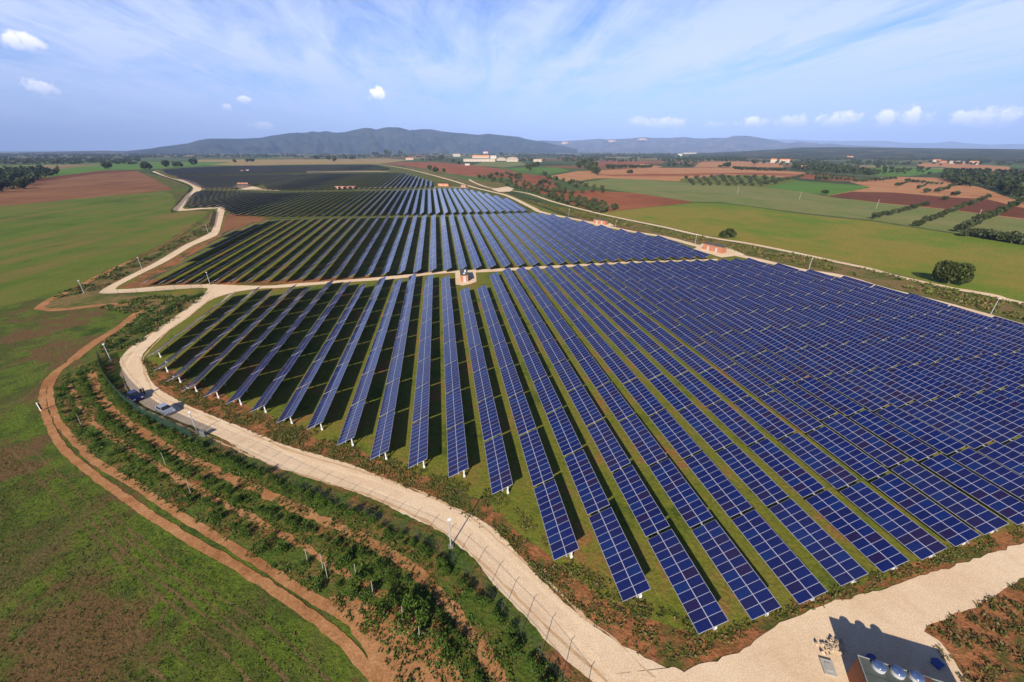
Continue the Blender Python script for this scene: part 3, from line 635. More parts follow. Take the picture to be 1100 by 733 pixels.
# ---------------------------------------------------------------- vegetation
def vscale(p):
    """pixels that one vertical metre covers at a ground point"""
    def y(z):
        d = Vector((p.x, p.y, z - CAM_H)); return -FPX * d.dot(VU) / d.dot(VF)
    return y(0) - y(1)
def rand_dir(rd):
    z = rd.uniform(-1, 1); t = rd.uniform(0, 2 * math.pi); q = math.sqrt(1 - z * z); return Vector((q * math.cos(t), q * math.sin(t), z))
def leafquad(m, c, s, rd, tone, mi=0, up=0.0, asp=.75):
    n = (rand_dir(rd) + Vector((0, 0, up))).normalized(); u = n.orthogonal().normalized(); v = n.cross(u); t = rd.uniform(0, 6.28)
    a = u * math.cos(t) + v * math.sin(t); b = n.cross(a); a *= s; b *= s * asp
    m.quad(c - a - b * .6, c + a - b, c + a * .8 + b, c - a * .7 + b * .9, mi, tone)
def crown(m, rd, nlobe, nleaf, leaf, rx=1.0, z0=.22, z1=1.0, mi=0, off=Vector((0, 0, 0)), sc=(1, 1, 1)):
    """uneven crown: leaf clumps spread through several lobes (unit radius, unit height)"""
    lobes = []
    for k in range(nlobe):
        t = 2 * math.pi * k / nlobe + rd.uniform(-.6, .6); rr = rd.uniform(.15, .62) * rx if k else 0
        r = rd.uniform(.32, .52); zc = rd.uniform(z0 + r * .5, z1 - r * .62) if k else z1 - .42
        lobes.append((Vector((math.cos(t) * rr, math.sin(t) * rr, zc)), r, rd.uniform(.2, .8)))
    for i in range(nleaf):
        c, r, tn = rd.choice(lobes); d = rand_dir(rd); q = c + Vector((d.x * r, d.y * r, d.z * r * .62)) * rd.uniform(.55, 1.06) ** .5
        q = Vector((q.x * sc[0], q.y * sc[1], max(q.z, z0 * .6) * sc[2])) + off
        leafquad(m, q, leaf * rd.uniform(.6, 1.25) * min(sc[0], sc[2]), rd, min(1, max(0, tn + rd.gauss(0, .22))), mi, .35)
def trunk(m, rd, rad=.05, top=.6, limbs=4, mi=0):
    m.tube([(0, 0, -.04), (.015, .01, top * .5), (.03, -.02, top)], [rad * 1.3, rad, rad * .55], 7, mi)
    for k in range(limbs):
        t = 2 * math.pi * k / limbs + rd.uniform(-.4, .4); z = top * rd.uniform(.45, .85)
        m.tube([(0.01, 0, z), (math.cos(t) * .25, math.sin(t) * .25, z + .14), (math.cos(t) * .45, math.sin(t) * .45, z + .30)], [rad * .5, rad * .35, rad * .15], 5, mi)
def tree_mesh(seed, leafm, nl=6, n=260, leaf=.17, top=.5):
    rd = random.Random(seed); m = MB(); crown(m, rd, nl, n, leaf); trunk(m, rd, mi=1, top=top); return m.mesh('tree', [leafm, BARK])
OAKS = [tree_mesh(k, LEAF_DARK, 7, 320, .16) for k in range(5)]
OLIVES = [tree_mesh(20 + k, LEAF_OLIVE, 5, 200, .18, .45) for k in range(5)]
def tree(px, py, wpx, hpx, name, label, cat, group=None, protos=OAKS, zs=1.0):
    p = at(px, py, 0); Z = depth(p); h = hpx / vscale(p); r = wpx * Z / FPX / 2
    o = link(name, random.choice(protos), None, (p.x, p.y, 0), random.uniform(0, 6.28)); o.scale = (r, r, h)
    return tag(o, label, cat, group)
def parted_tree(px, py, wpx, hpx, name, label, cat, seed, n, leafm, leaf=.07, z0=.12, lobes=11):
    p = at(px, py, 0); Z = depth(p); h = hpx / vscale(p); r = wpx * Z / FPX / 2; rd = random.Random(seed)
    root = empty(name, (p.x, p.y, 0)); tag(root, label, cat)
    m = MB(); crown(m, rd, lobes, n, leaf, 1.15, z0); c = m.build('crown', leafm, root); c.scale = (r, r, h)
    m = MB(); trunk(m, rd, .06, .5, 5); t = m.build('trunk', BARK, root); t.scale = (r, r, h)
    return root
# right-hand field trees
parted_tree(1018, 305.5, 32, 25, 'oak_tree', 'lone round dark tree standing beside the outer white track', 'tree', 3, 4600, LEAF, .052, .10, 15)
parted_tree(782, 255.5, 17, 11, 'bush', 'lone wide bush at the field edge across from the long orange cabin', 'bush', 5, 1100, LEAF, .09, .05, 8)
# trees with a place of their own
for (px, py, wp, hp, lab) in ((117, 182.5, 10, 8, 'lone round tree on the green field left of the far gravel road'), (158, 182.8, 11, 9, 'dark round tree at the far end of the left gravel road'),
        (178.5, 180.2, 8, 8, 'dark tree second along the row behind the farthest panels'), (189, 179.6, 7, 5.5, 'low dark tree left of a wider one behind the farthest panels'), (194, 179.6, 8, 6, 'wide low tree in the gap between two taller ones behind the farthest panels'),
        (209, 178, 10, 8, 'broad dark tree at the left end of the dry stubble field'), (252.6, 175, 4.6, 4, 'small dark tree alone on the dry stubble field'), (266, 174.3, 6, 4, 'left tree of a close pair on the stubble field'), (271, 174.2, 6, 4, 'right tree of a close pair on the stubble field'),
        (340, 171.5, 8, 4.5, 'wide dark bush behind the stubble field, left of three'), (353, 172, 7, 5, 'dark tree behind the stubble field, middle of three'), (359.5, 174, 6.5, 6.5, 'tallest dark tree standing on the stubble field behind the panels'),
        (371, 170.7, 6, 4, 'round tree left of a low bush behind the stubble field'), (378, 171.6, 7, 3, 'low bush right of a round tree behind the stubble field'), (404, 167.8, 8, 4.5, 'flat-topped dark tree left of the tallest pair before the hills'), (417.5, 167.5, 9, 6.5, 'left tree of the tall dark pair before the hills'), (430, 166.8, 6, 5.5, 'right tree of the tall dark pair before the hills'),
        (569, 184, 9, 7.5, 'round dark green tree beside the bright green field near the farm sheds'), (575, 180, 9, 6, 'dark tree behind a rounder one near the farm sheds'), (538, 167.6, 5, 4, 'small round tree behind the arched sheds'), (474, 171.8, 9, 5.5, 'dark tree at the left end of the long white shed'), (493, 177, 5, 4, 'small tree at the edge of the red field below the white shed'), (487, 174.6, 5, 3.5, 'small round tree just left of the white shed'),
        (462, 184, 5, 6, 'slim dark tree at the left edge of the red field'), (468, 185.5, 8, 6.5, 'rounded tree at the near left corner of the red field'), (477, 185.5, 5, 5, 'small tree on the red field right of the corner trees'),
        (676.7, 186.5, 8, 4, 'lone pale green bush on the tan ploughed field'), (780.5, 180, 10, 5.5, 'lone dark tree on the tan field before the dark wood'), (773, 180.2, 5, 2.6, 'low bush left of the lone tree before the dark wood'), (810.5, 177, 8.5, 5.6, 'round dark tree right of the dark wood on the tan field'),
        (886, 208, 9, 4, 'low bush at the corner of the bright green and red fields')):
    tree(px, py, wp, hp, 'tree', lab, 'tree')
for i, (px, py, s) in enumerate(((622, 181, 8), (627, 180, 9), (632, 183.5, 10), (630, 179, 9), (636, 186, 10), (641, 188, 9), (638, 182, 8), (633, 176.5, 7))):
    tree(px, py, s, s * .95, 'tree', 'tall dark tree in the clump between the red and tan fields', 'tree', 'clump of dark trees between the fields')
for i in range(15):
    px = 653 + i * 3.3 + random.uniform(-.8, .8)
    tree(px, 181.4 + (px - 653) * -.018 + random.uniform(-.3, .3), 6.4 - i * .12, 4.6 - i * .1, 'hedgerow_tree', 'dark bushy tree in the hedgerow across the tan field', 'tree', 'hedgerow across the tan field')
for i in range(16):
    px = 790 + i * 3.4
    tree(px, 182.4 + i * .1 + random.uniform(-.4, .4), 6, 3.4, 'hedgerow_tree', 'low tree in the long hedge behind the red ploughed band', 'tree', 'long hedge behind the red band')
# olives on the red field
OL = [(580 + x / 7.857, 140 + y / 7.857 + 1.6) for x, y in ((35, 370), (75, 400), (135, 410), (30, 435), (80, 455), (145, 465), (195, 425), (245, 445), (272, 432), (310, 445), (342, 447), (305, 475), (390, 465), (455, 475), (440, 510), (525, 490), (525, 515), (365, 520), (210, 500), (270, 525), (160, 480), (0, 440))]
OL += [(460 + x / 7.857, 150 + y / 7.857 + 1.4) for x, y in ((430, 315), (470, 325), (540, 305), (580, 300), (625, 305), (665, 290), (700, 300), (740, 310), (770, 300), (510, 320), (555, 335), (700, 335), (735, 325), (775, 325), (610, 345), (540, 345), (980, 290), (1015, 320), (945, 365), (1080, 330), (990, 355))]
for px, py in OL:
    tree(px, py, random.uniform(5.2, 7.2), random.uniform(3.6, 4.8), 'olive_tree', 'grey-green olive tree standing on the red field', 'olive tree', 'olive trees on the red field', OLIVES)
for r in range(5):
    for k in range(11):
        px = 736 + k * 9.4 + r * 2.4 - r * k * .12 + random.uniform(-1.2, 1.2); py = 190.6 + r * 2.1 + k * .12 + random.uniform(-.3, .3)
        if px > 852 or (r == 0 and k < 3) or (r > 3 and k > 8): continue
        tree(px, py, random.uniform(4.8, 6.4), random.uniform(3.0, 4.0), 'olive_tree', 'olive tree in the orchard below the tan field', 'olive tree', 'olive orchard below the tan field', OLIVES)
poly_in = lambda P, x, y: sum(((a[1] > y) != (b[1] > y)) and (x < (b[0] - a[0]) * (y - a[1]) / (b[1] - a[1]) + a[0]) for a, b in zip(P, P[1:] + P[:1])) % 2 == 1
OS = [(537, 196), (556, 193.5), (600, 206), (640, 217), (664, 225), (655, 229.5), (640, 228.5), (600, 217), (565, 206), (545, 202)]
n = 0
while n < 120:
    px, py = random.uniform(537, 664), random.uniform(193, 230)
    if not poly_in(OS, px, py): continue
    n += 1; s = .62 + (py - 193) / 60
    tree(px, py, random.uniform(5, 7) * s, random.uniform(4, 5.2) * s, 'olive_tree', 'olive bush in the dense strip along the outer white track', 'olive tree', 'dense olive strip along the outer track', OLIVES)
# lines of bushy trees on the right-hand fields
def tree_line(a, b, n, wp, hp, lab, grp, protos=OLIVES):
    for i in range(n):
        s = i / max(1, n - 1); k = 1 - .35 * s
        tree(a[0] + (b[0] - a[0]) * s + random.uniform(-.8, .8), a[1] + (b[1] - a[1]) * s + random.uniform(-.4, .4), wp * k * random.uniform(.85, 1.15), hp * k * random.uniform(.85, 1.15), 'hedgerow_tree', lab, 'tree', grp, protos)
MIX = OLIVES[:3] + OAKS[:2]
tree_line((938, 235.5), (995, 221), 12, 9, 6.5, 'bushy tree in the first slanting line above the lime green field', 'first slanting tree line on the right', MIX)
tree_line((984, 243.5), (1061, 213), 17, 9.5, 7, 'bushy tree in the middle slanting line above the lime green field', 'middle slanting tree line on the right', MIX)
tree_line((1030, 249.5), (1097, 218), 16, 13, 9, 'bushy tree in the last slanting line above the lime green field', 'last slanting tree line on the right', MIX)
for i in range(14):
    tree(1040 + i * 5.4 + random.uniform(-2, 2), 253.5 + i * .75 + random.uniform(-2, 1.5), random.uniform(13, 17), random.uniform(8, 10), 'hedgerow_tree', 'large loose bush in the thicket at the right edge of the lime green field', 'bush', 'thicket at the right edge of the lime green field', MIX)
tree_line((974, 196), (1011, 199), 8, 6.5, 4.2, 'low tree in the flat hedge on the red field', 'flat hedge on the red field')
tree_line((962, 200.5), (973, 197), 3, 6.5, 4.2, 'low tree in the short line left of the flat hedge', 'short line left of the flat hedge')
tree_line((986, 203), (994, 200.5), 3, 6, 4, 'low tree in the short line below the flat hedge', 'short line below the flat hedge')
tree_line((1008, 206.5), (1028, 199.5), 6, 8, 5, 'low tree in the short slanting line beside the dark wood', 'short slanting line beside the dark wood')
tree(995, 207.5, 8.5, 5, 'bush', 'lone bush below the short lines on the red field', 'bush', None, OLIVES)
tree(1014.6, 215, 9, 4.6, 'bush', 'left bush of the pair on the dark red field', 'bush', None, OLIVES)
tree(1025.7, 210.8, 9.5, 5.6, 'bush', 'right bush of the pair on the dark red field', 'bush', None, OLIVES)
tree_line((868, 188), (915, 191.5), 13, 6, 4, 'olive in the upper line above the bright green field', 'upper olive line above the bright green field')
tree_line((876, 193.5), (912, 193.5), 9, 6.5, 4.4, 'olive in the lower line above the bright green field', 'lower olive line above the bright green field')
tree_line((918, 195.8), (960, 193), 11, 6.5, 4.4, 'olive in the line at the far right corner of the bright green field', 'olive line at the corner of the bright green field')
tree_line((822, 198), (862, 190.5), 12, 6.5, 4, 'olive in the row along the left side of the bright green field', 'olive row left of the bright green field')

# woods that read as one mass
def wood(name, label, spots, leafm, seed, nq=34):
    m = MB(); rd = random.Random(seed)
    for p, r, h in spots:
        crown(m, rd, 4, nq, .34, 1.0, .12, 1.0, 0, Vector((p.x, p.y, 0)), (r, r, h))
        m.tube([(p.x, p.y, -.2), (p.x, p.y, h * .5)], [r * .07, r * .04], 4, 1, False)
    return tag(m.build(name, [leafm, BARK]), label, 'wood', None, 'stuff')
def fill(P, n, r, h):
    xs = [p[0] for p in P]; ys = [p[1] for p in P]; out = []
    W = [tuple(at(*p)[:2]) for p in P]; xs = [p[0] for p in W]; ys = [p[1] for p in W]; k = 0
    while len(out) < n and k < n * 60:
        k += 1; x, y = random.uniform(min(xs), max(xs)), random.uniform(min(ys), max(ys))
        if poly_in(W, x, y): s = random.uniform(.75, 1.25); out.append((Vector((x, y, 0)), r * s, h * s))
    return out
WL = [(-160, 222), (0, 207), (22, 204.5), (37, 199.5), (38, 194.5), (60, 189.5), (66, 186.5), (45, 182), (20, 183), (-160, 196)]
wood('wood', 'dark dense wood at the left edge beside the brown ploughed field', fill(WL, 420, 5.2, 10), LEAF_DARK, 1)
WR = [(1011, 190.5), (1018, 196), (1037, 200.8), (1062, 202), (1078, 207.5), (1100, 217), (1300, 262), (1300, 206), (1100, 189), (1050, 186.4), (1015, 186.6)]
wood('wood', 'dark dense wood at the right edge behind the red field', fill(WR, 650, 5.5, 10), LEAF_DARK, 2)
WM = [(852, 178), (870, 176), (900, 179), (930, 184), (950, 188), (918, 188.6), (890, 185.6), (868, 184.6), (850, 182)]
wood('wood', 'dark wood in the middle distance behind the olive lines', fill(WM, 260, 5.5, 9), LEAF_DARK, 3)
WA = [(716, 177), (722, 172), (740, 170), (764, 171), (762, 174.4), (746, 176), (748, 180), (716, 180)]
wood('wood', 'left block of the dark wood behind the tan field', fill(WA, 130, 6, 10), LEAF_DARK, 4)
WB = [(766, 171), (790, 169), (801, 171), (803, 174.4), (785, 174), (767, 173.6)]
wood('wood', 'right block of the dark wood behind the tan field', fill(WB, 150, 7, 11), LEAF_DARK, 5)
def belt(rects, seed):
    rd = random.Random(seed); out = []
    for (x0_, x1_, y0_, y1_, n, thr) in rects:
        k = 0; c = 0
        while c < n and k < n * 30:
            k += 1; px, py = rd.uniform(x0_, x1_), rd.uniform(y0_, y1_); p = at(px, py); D = depth(p)
            if mnoise.noise(Vector((px * .035, py * .42, seed))) + .5 * mnoise.noise(Vector((px * .12, py * 1.1, seed + 3))) < thr: continue
            c += 1; r = max(5, D * .0042) * rd.uniform(.7, 1.2); out.append((p, r, rd.uniform(6.5, 10.5) * (1 if D < 3000 else 1.25)))
    return out
wood('tree_belt', 'long dark belt of far trees behind the green fields on the left', belt([(-120, 150, 166.5, 177, 900, -.28), (-120, 150, 164.8, 168, 320, -.8)], 4), LEAF_DARK, 6, 26)
wood('tree_belt', 'far tree belt at the foot of the hills behind the panels', belt([(140, 445, 164.4, 169.6, 760, -.25)], 9), LEAF_DARK, 7, 24)
wood('tree_belt', 'scattered far trees on the plain behind the sheds', belt([(440, 720, 163.4, 168, 560, -.2), (556, 720, 166, 174, 420, -.1), (440, 490, 168, 173, 40, 0)], 14), LEAF_DARK, 8, 24)
wood('tree_belt', 'far trees spread over the plain on the right', belt([(700, 1180, 164.6, 170, 800, -.25), (820, 1180, 168, 178, 480, -.08), (930, 1010, 176, 188, 40, .05)], 23), LEAF_DARK, 9, 24)

# ---------------------------------------------------------------- planted shrubs, weeds
def shrub_mesh(seed):
    rd = random.Random(seed); m = MB(); crown(m, rd, 7, 420, .068, 1.15, .05); return m.mesh('shrub', LEAF_SHRUB)
SHRUBS = [shrub_mesh(k) for k in range(8)]
H1 = [(109, 390), (116, 412), (130, 432), (152, 452), (190, 472), (230, 491), (296, 519), (346, 541), (400, 565), (445, 589), (482, 614), (510, 642), (540, 676), (566, 712), (582, 733), (600, 760)]
H2 = [(86, 401), (98.5, 427), (117, 453), (156, 480), (200, 508), (260, 541), (314, 566), (368, 589), (414, 612), (454, 645), (490, 688), (511, 725), (530, 760)]
H3 = [(65, 414), (78, 446), (104, 474), (144, 494), (201, 532), (251, 558), (290, 585), (330, 612), (360, 632), (390, 650)]
H4 = [(112, 378), (135, 364), (165, 345), (192, 328), (216, 317)]
def shrub_row(C, step, r, h, lab, grp, jx=.3, skip=0.0):
    P = along(C, step)
    for p in P:
        if random.random() < skip: continue
        o = link('shrub', random.choice(SHRUBS), None, (p.x + random.gauss(0, jx), p.y + random.gauss(0, jx), 0), random.uniform(0, 6.28)); s = random.uniform(.75, 1.3)
        o.scale = (r * s, r * s, h * s * random.uniform(.85, 1.2)); tag(o, lab, 'shrub', grp)
shrub_row(H1, 1.05, .68, 1.05, 'bushy green shrub in the dense hedge along the mesh fence', 'hedge along the mesh fence', .25)
shrub_row(H2, 1.2, .60, .75, 'green shrub in the middle row of the planted strip', 'middle shrub row of the planted strip', .22, .04)
shrub_row(H3, 1.5, .62, .75, 'green shrub in the row beside the dirt track', 'shrub row beside the dirt track', .5, .10)
shrub_row(H4, 1.5, .85, 1.0, 'green shrub in the hedge above the bend of the gravel road', 'hedge above the road bend', .3)
for px, py, s in ((405, 670, 1.5), (418, 650, 1.3), (432, 676, 1.5), (442, 655, 1.6), (455, 668, 1.5), (447, 690, 1.3), (470, 690, 1.4), (480, 712, 1.3), (385, 626, 1.3), (396, 640, 1.1), (370, 606, 1.2)):
    p = at(px, py); o = link('shrub', random.choice(SHRUBS), None, (p.x, p.y, 0), random.uniform(0, 6)); o.scale = (s * .85, s * .85, s * 1.15)
    tag(o, 'larger green shrub on the bare soil near the end of the dirt track', 'shrub', 'larger shrubs by the end of the dirt track')
def weeds(name, label, P, n, size, mats, seed, thr=-.1, fr=.22, dry=.25, keep=None):
    """low plants spread in patches"""
    rd = random.Random(seed); W = [tuple(at(*p)[:2]) for p in P]; xs = [p[0] for p in W]; ys = [p[1] for p in W]; m = MB(); c = k = 0
    while c < n and k < n * 40:
        k += 1; x, y = rd.uniform(min(xs), max(xs)), rd.uniform(min(ys), max(ys))
        if not poly_in(W, x, y) or mnoise.noise(Vector((x * fr, y * fr, seed))) + .5 * mnoise.noise(Vector((x * fr * 3, y * fr * 3, seed))) < thr: continue
        c += 1; s = size * rd.uniform(.4, 1.35); mi = 1 if rd.random() < dry else 0; tn = rd.random()
        for _ in range(6):
            q = Vector((x + rd.gauss(0, s * .55), y + rd.gauss(0, s * .55), rd.uniform(.02, .75) * s)); leafquad(m, q, s * rd.uniform(.22, .5), rd, min(1, max(0, tn + rd.gauss(0, .2))), mi, .5)
    return tag(m.build(name, mats), label, 'weeds', None, 'stuff')
WM_ = [LEAF_WEED, LEAF_DRY]
weeds('weeds', 'low weeds and herbs between the rows of planted shrubs', [(106, 386), (66, 404), (62, 430), (84, 478), (125, 512), (200, 556), (296, 616), (352, 645), (410, 700), (440, 760), (630, 760), (612, 733), (540, 660), (475, 595), (405, 556), (300, 512), (236, 478), (160, 448), (122, 412)], 9000, .22, [LEAF_SHRUB, LEAF_DRY], 1, -.2, .35, .14)
weeds('weeds', 'green and dry weeds on the red soil before the front ends of the panels', [(150, 384), (160, 402), (200, 432), (300, 474), (420, 514), (520, 558), (590, 632), (660, 684), (745, 708), (850, 662), (980, 618), (1100, 580), (1100, 562), (980, 600), (860, 645), (770, 680), (690, 645), (610, 600), (540, 530), (440, 500), (330, 460), (220, 425), (172, 394)], 7600, .22, WM_, 2, -.16, .3, .26)
weeds('weeds', 'tufts creeping over the edges of the near gravel road', [(150, 385), (160, 405), (205, 437), (300, 478), (375, 500), (461, 536), (540, 579), (607, 651), (690, 706), (760, 712), (750, 703), (690, 698), (615, 643), (548, 572), (465, 529), (378, 494), (302, 471), (208, 431), (166, 402), (156, 385)], 1500, .22, WM_, 12, -.1, .6, .2)
weeds('weeds', 'weeds and dry grass on the brown slope at the lower right corner', [(992, 678), (1046, 650), (1100, 622), (1180, 600), (1180, 760), (1046, 760)], 2000, .24, WM_, 3, -.02, .5, .6)
weeds('weeds', 'scrub on the verge between the inner road and the outer track', [(560, 214), (640, 231), (764, 257), (857, 274), (931, 290), (1019, 311), (1100, 328), (1180, 348), (1180, 366), (1100, 345), (1008, 320), (903, 293), (830, 280), (790, 270), (700, 249), (610, 231)], 3600, .8, WM_, 4, -.15, .08, .3)
weeds('weeds', 'weeds in the corner above the bend of the dirt track', [(106, 384), (150, 370), (222, 317), (155, 319), (104, 331), (150, 340), (112, 368)], 1300, .5, [LEAF_SHRUB, LEAF_DRY], 5, -.2, .2, .2)
weeds('weeds', 'rough tufts of grass over the near part of the left meadow', [(-40, 470), (60, 505), (120, 540), (200, 590), (330, 690), (400, 760), (-200, 760)], 7000, .13, [LEAF_MEADOW, LEAF_DRY], 6, -.7, .16, .25)
weeds('weeds', 'low weeds along the outer edge of the left gravel road', [(100, 300), (142, 281), (181, 263), (222, 241), (226, 250), (197, 262), (140, 293), (108, 311), (60, 322), (60, 318)], 900, .6, [LEAF_SHRUB, LEAF_DRY], 7, -.2, .12, .25)

# ---------------------------------------------------------------- fences
m, t, b = new_mat('green_shade_net', .8, .2); b.inputs['Base Color'].default_value = (.012, .045, .03, 1)
tr = t.node('ShaderNodeBsdfTransparent'); mx = t.node('ShaderNodeMixShader'); mx.inputs[0].default_value = .62
t.put(mx.inputs[1], tr.outputs[0]); t.put(mx.inputs[2], b.outputs[0]); t.put(m.node_tree.nodes['Material Output'].inputs[0], mx.outputs[0]); NET = m
m, t, b = new_mat('wire_netting', .6, .3); b.inputs['Base Color'].default_value = (.03, .05, .035, 1)
tr = t.node('ShaderNodeBsdfTransparent'); mx = t.node('ShaderNodeMixShader'); mx.inputs[0].default_value = .08
t.put(mx.inputs[1], tr.outputs[0]); t.put(mx.inputs[2], b.outputs[0]); t.put(m.node_tree.nodes['Material Output'].inputs[0], mx.outputs[0]); WIRE = m
def fence(C, step, h, label, nets):
    P = along(C, step); root = empty('mesh_fence', (P[0].x, P[0].y, 0)); tag(root, label, 'fence'); o = P[0]
    pm = MB(); pm.tube([(0, 0, -.2), (0, 0, h)], .034, 6); pm.tube([(0, 0, h), (.18, -.1, h + .26)], .024, 5); me = pm.mesh('post', POSTDARK)
    for p in P: link('post', me, root, (p.x - o.x, p.y - o.y, 0))
    for nm, mat, a, b_, hh in nets:
        m = MB(); Q = P[int(a * (len(P) - 1)):int(b_ * (len(P) - 1)) + 1]
        for p, q in zip(Q, Q[1:]): m.quad((p.x - o.x, p.y - o.y, .03), (q.x - o.x, q.y - o.y, .03), (q.x - o.x, q.y - o.y, hh), (p.x - o.x, p.y - o.y, hh))
        m.build(nm, mat, root)
    for hh in (.5, h * .98):
        pass
    m = MB()
    for hh in (h * .5, h * .97): m.tube([(p.x - o.x, p.y - o.y, hh) for p in P], .012, 4)
    m.build('tension_wire', POSTDARK, root)
fence([(107.6, 385), (112, 404), (127, 425), (153, 446), (194, 466), (235, 484), (260, 495), (314, 522), (368, 546), (421, 569), (461, 588), (493, 611), (520, 638), (540, 661), (572, 696), (600, 733), (625, 770)], 2.6, 2.3, 'dark green mesh fence on thin posts between the hedge and the near gravel road',
      [('shade_net', NET, 0, .44, 1.9), ('wire_netting', WIRE, .44, 1, 2.2)])
fence([(116, 384), (140, 368), (165, 350), (190, 333), (219, 312.6), (190, 311.6), (150, 316), (104, 318.5), (100, 313), (128, 299), (164, 281), (196, 263), (221, 250.5), (226, 243), (230.5, 228)], 5, 2.2, 'dark mesh fence along the outer side of the left gravel road',
      [('wire_netting', WIRE, 0, .74, 2.0), ('shade_net', NET, .74, 1, 2.0)])
fence([(184, 229), (195, 216), (203, 206), (204, 202), (194, 196.8), (175, 190.6), (161, 185.6)], 8, 2.2, 'far dark mesh fence along the left gravel road before the ploughed field', [('shade_net', NET, 0, 1, 2.0)])

# ---------------------------------------------------------------- poles
GREYBASE = plain('weathered_concrete', (.20, .18, .15), .9, .1)
def pole(px, py, h, label, cat='pole', box=True, arm=False):
    p = at(px, py); root = empty('camera_pole', (p.x, p.y, 0)); tag(root, label, cat)
    m = MB(); m.tube([(0, 0, 0), (0, 0, h)], [.09, .06], 8); m.build('mast', STEEL, root, smooth=False)
    m = MB(); m.box(0, 0, .08, .6, .6, .26); m.build('base', GREYBASE, root)
    if box: m = MB(); m.box(.1, -.08, h + .08, .36, .2, .18); m.box(.1, -.2, h + .08, .14, .08, .12); m.build('camera_housing', WHITE, root)
    return root
for px, py, h, lab in ((484.5, 587.5, 4.6, 'grey camera pole beside the near gravel road in front of the panels'), (212.5, 465.5, 4.2, 'leaning-looking grey pole by the grey cabinet near the silver car'), (119.5, 388, 4.2, 'camera pole at the road bend above the dark blue car'),
                       (152.5, 289, 4.6, 'camera pole halfway up the left gravel road'), (90.5, 315.5, 4.4, 'camera pole at the far left corner of the gravel road'), (224, 251.5, 4.8, 'camera pole at the upper bend of the left gravel road'), (226, 306.5, 4.6, 'camera pole at the gravel junction behind the panels'),
                       (1064, 338, 4.8, 'pale camera pole on the right verge nearest the right edge'), (868.4, 291, 4.8, 'pale camera pole on the right verge at a step of the panel edge'), (746.5, 262.5, 4.8, 'pale camera pole just left of the long orange cabin'), (661, 246, 4.6, 'pale camera pole near the small orange cabin on the right road'), (611, 232, 4.6, 'pale camera pole at the right end of the second block')):
    pole(px, py, h, lab)
def utility(px, py, hpx, label):
    p = at(px, py); h = hpx / vscale(p); root = empty('utility_pole', (p.x, p.y, 0)); tag(root, label, 'utility pole')
    m = MB(); m.tube([(0, 0, 0), (.05, 0, h)], [.15, .10], 7); m.build('mast', CONCRETE, root)
    m = MB(); m.box(0, 0, h - .5, 1.7, .12, .12); m.build('crossarm', CONCRETE, root)
for a in ((792, 208.5, 8, 'pale utility pole standing just below the olive orchard'), (858.5, 214.5, 8.5, 'pale utility pole below the bright green field'), (941, 224.5, 10, 'pale utility pole at the left end of the first slanting tree line'), (1049.5, 236, 11, 'pale utility pole between the middle and last slanting tree lines')): utility(*a)
p = at(44.5, 441.5); root = empty('marker_post', (p.x, p.y, 0)); tag(root, 'white marker post with a dark side beside the dirt track in the meadow', 'post')
m = MB(); m.box(0, 0, .9, .2, .16, 1.8); m.build('post', LIMEWASH, root); m = MB(); m.box(.16, 0, .95, .05, .3, 1.3); m.build('sign_plate', POSTDARK, root)
for i, (px, py) in enumerate(((331, 606), (347, 611), (352, 622), (383, 622), (401, 641), (433, 668), (451, 690), (178, 500), (205, 530), (88, 458))):
    p = at(px, py); m = MB(); m.tube([(0, 0, -.1), (.12, .05, 2.4)], [.05, .035], 6); o = m.build('stake', CONCRETE, None, (p.x, p.y, 0)); tag(o, 'thin pale stake standing among the shrubs beside the dirt track', 'stake', 'pale stakes among the shrubs')

# ---------------------------------------------------------------- buildings
def cabin(a, b, h, dep, label, wall=BRICK, roof=ROOFGREY, door=True):
    """flat-roofed cabin whose front foot runs between two pixels"""
    A, B = at(*a), at(*b); d = B - A; L = d.length; ang = math.atan2(d.y, d.x)
    root = empty('brick_cabin', (A.x, A.y, 0), ang); tag(root, label, 'cabin')
    m = MB(); m.box(L / 2, dep / 2, h / 2, L, dep, h); m.build('wall', wall, root)
    m = MB(); m.box(L / 2, dep / 2, h + .1, L + .35, dep + .35, .2); m.build('roof', roof, root)
    if door:
        for s in (.28, .7): m = MB(); m.box(L * s, -.03, 1.05, 1.0, .06, 2.1); m.build('door', STEEL, root)
    return root
cabin((754.4, 268), (775.3, 272.8), 2.9, 3, 'long orange brick cabin with a grey roof beside the right gravel road')
cabin((637.5, 240), (650, 242), 2.6, 2.6, 'small orange cabin on the right road above the second block')
cabin((470.5, 200), (481.8, 200.4), 3.2, 4, 'red cabin at the right end of the line behind the third block', ROOFTILE)
cabin((495, 201.2), (500.5, 201.6), 2.8, 3, 'tiny pink cabin beside the far right gravel road')
cabin((359.5, 203), (371, 203), 3, 4, 'left one of the two orange cabins touching end to end among the far panels')
cabin((372, 203), (382.5, 202.6), 3, 4, 'right one of the two orange cabins touching end to end among the far panels')
cabin((255.5, 199.4), (266.8, 199.4), 3.4, 4, 'reddish cabin on a pale pad inside the fourth block', ROOFTILE)
cabin((258.5, 184.8), (262, 184.8), 3.6, 4, 'left one of two tiny cabins in the farthest block')
cabin((264.3, 184.4), (267.6, 184.4), 3.6, 4, 'right one of two tiny cabins in the farthest block', PLASTER)
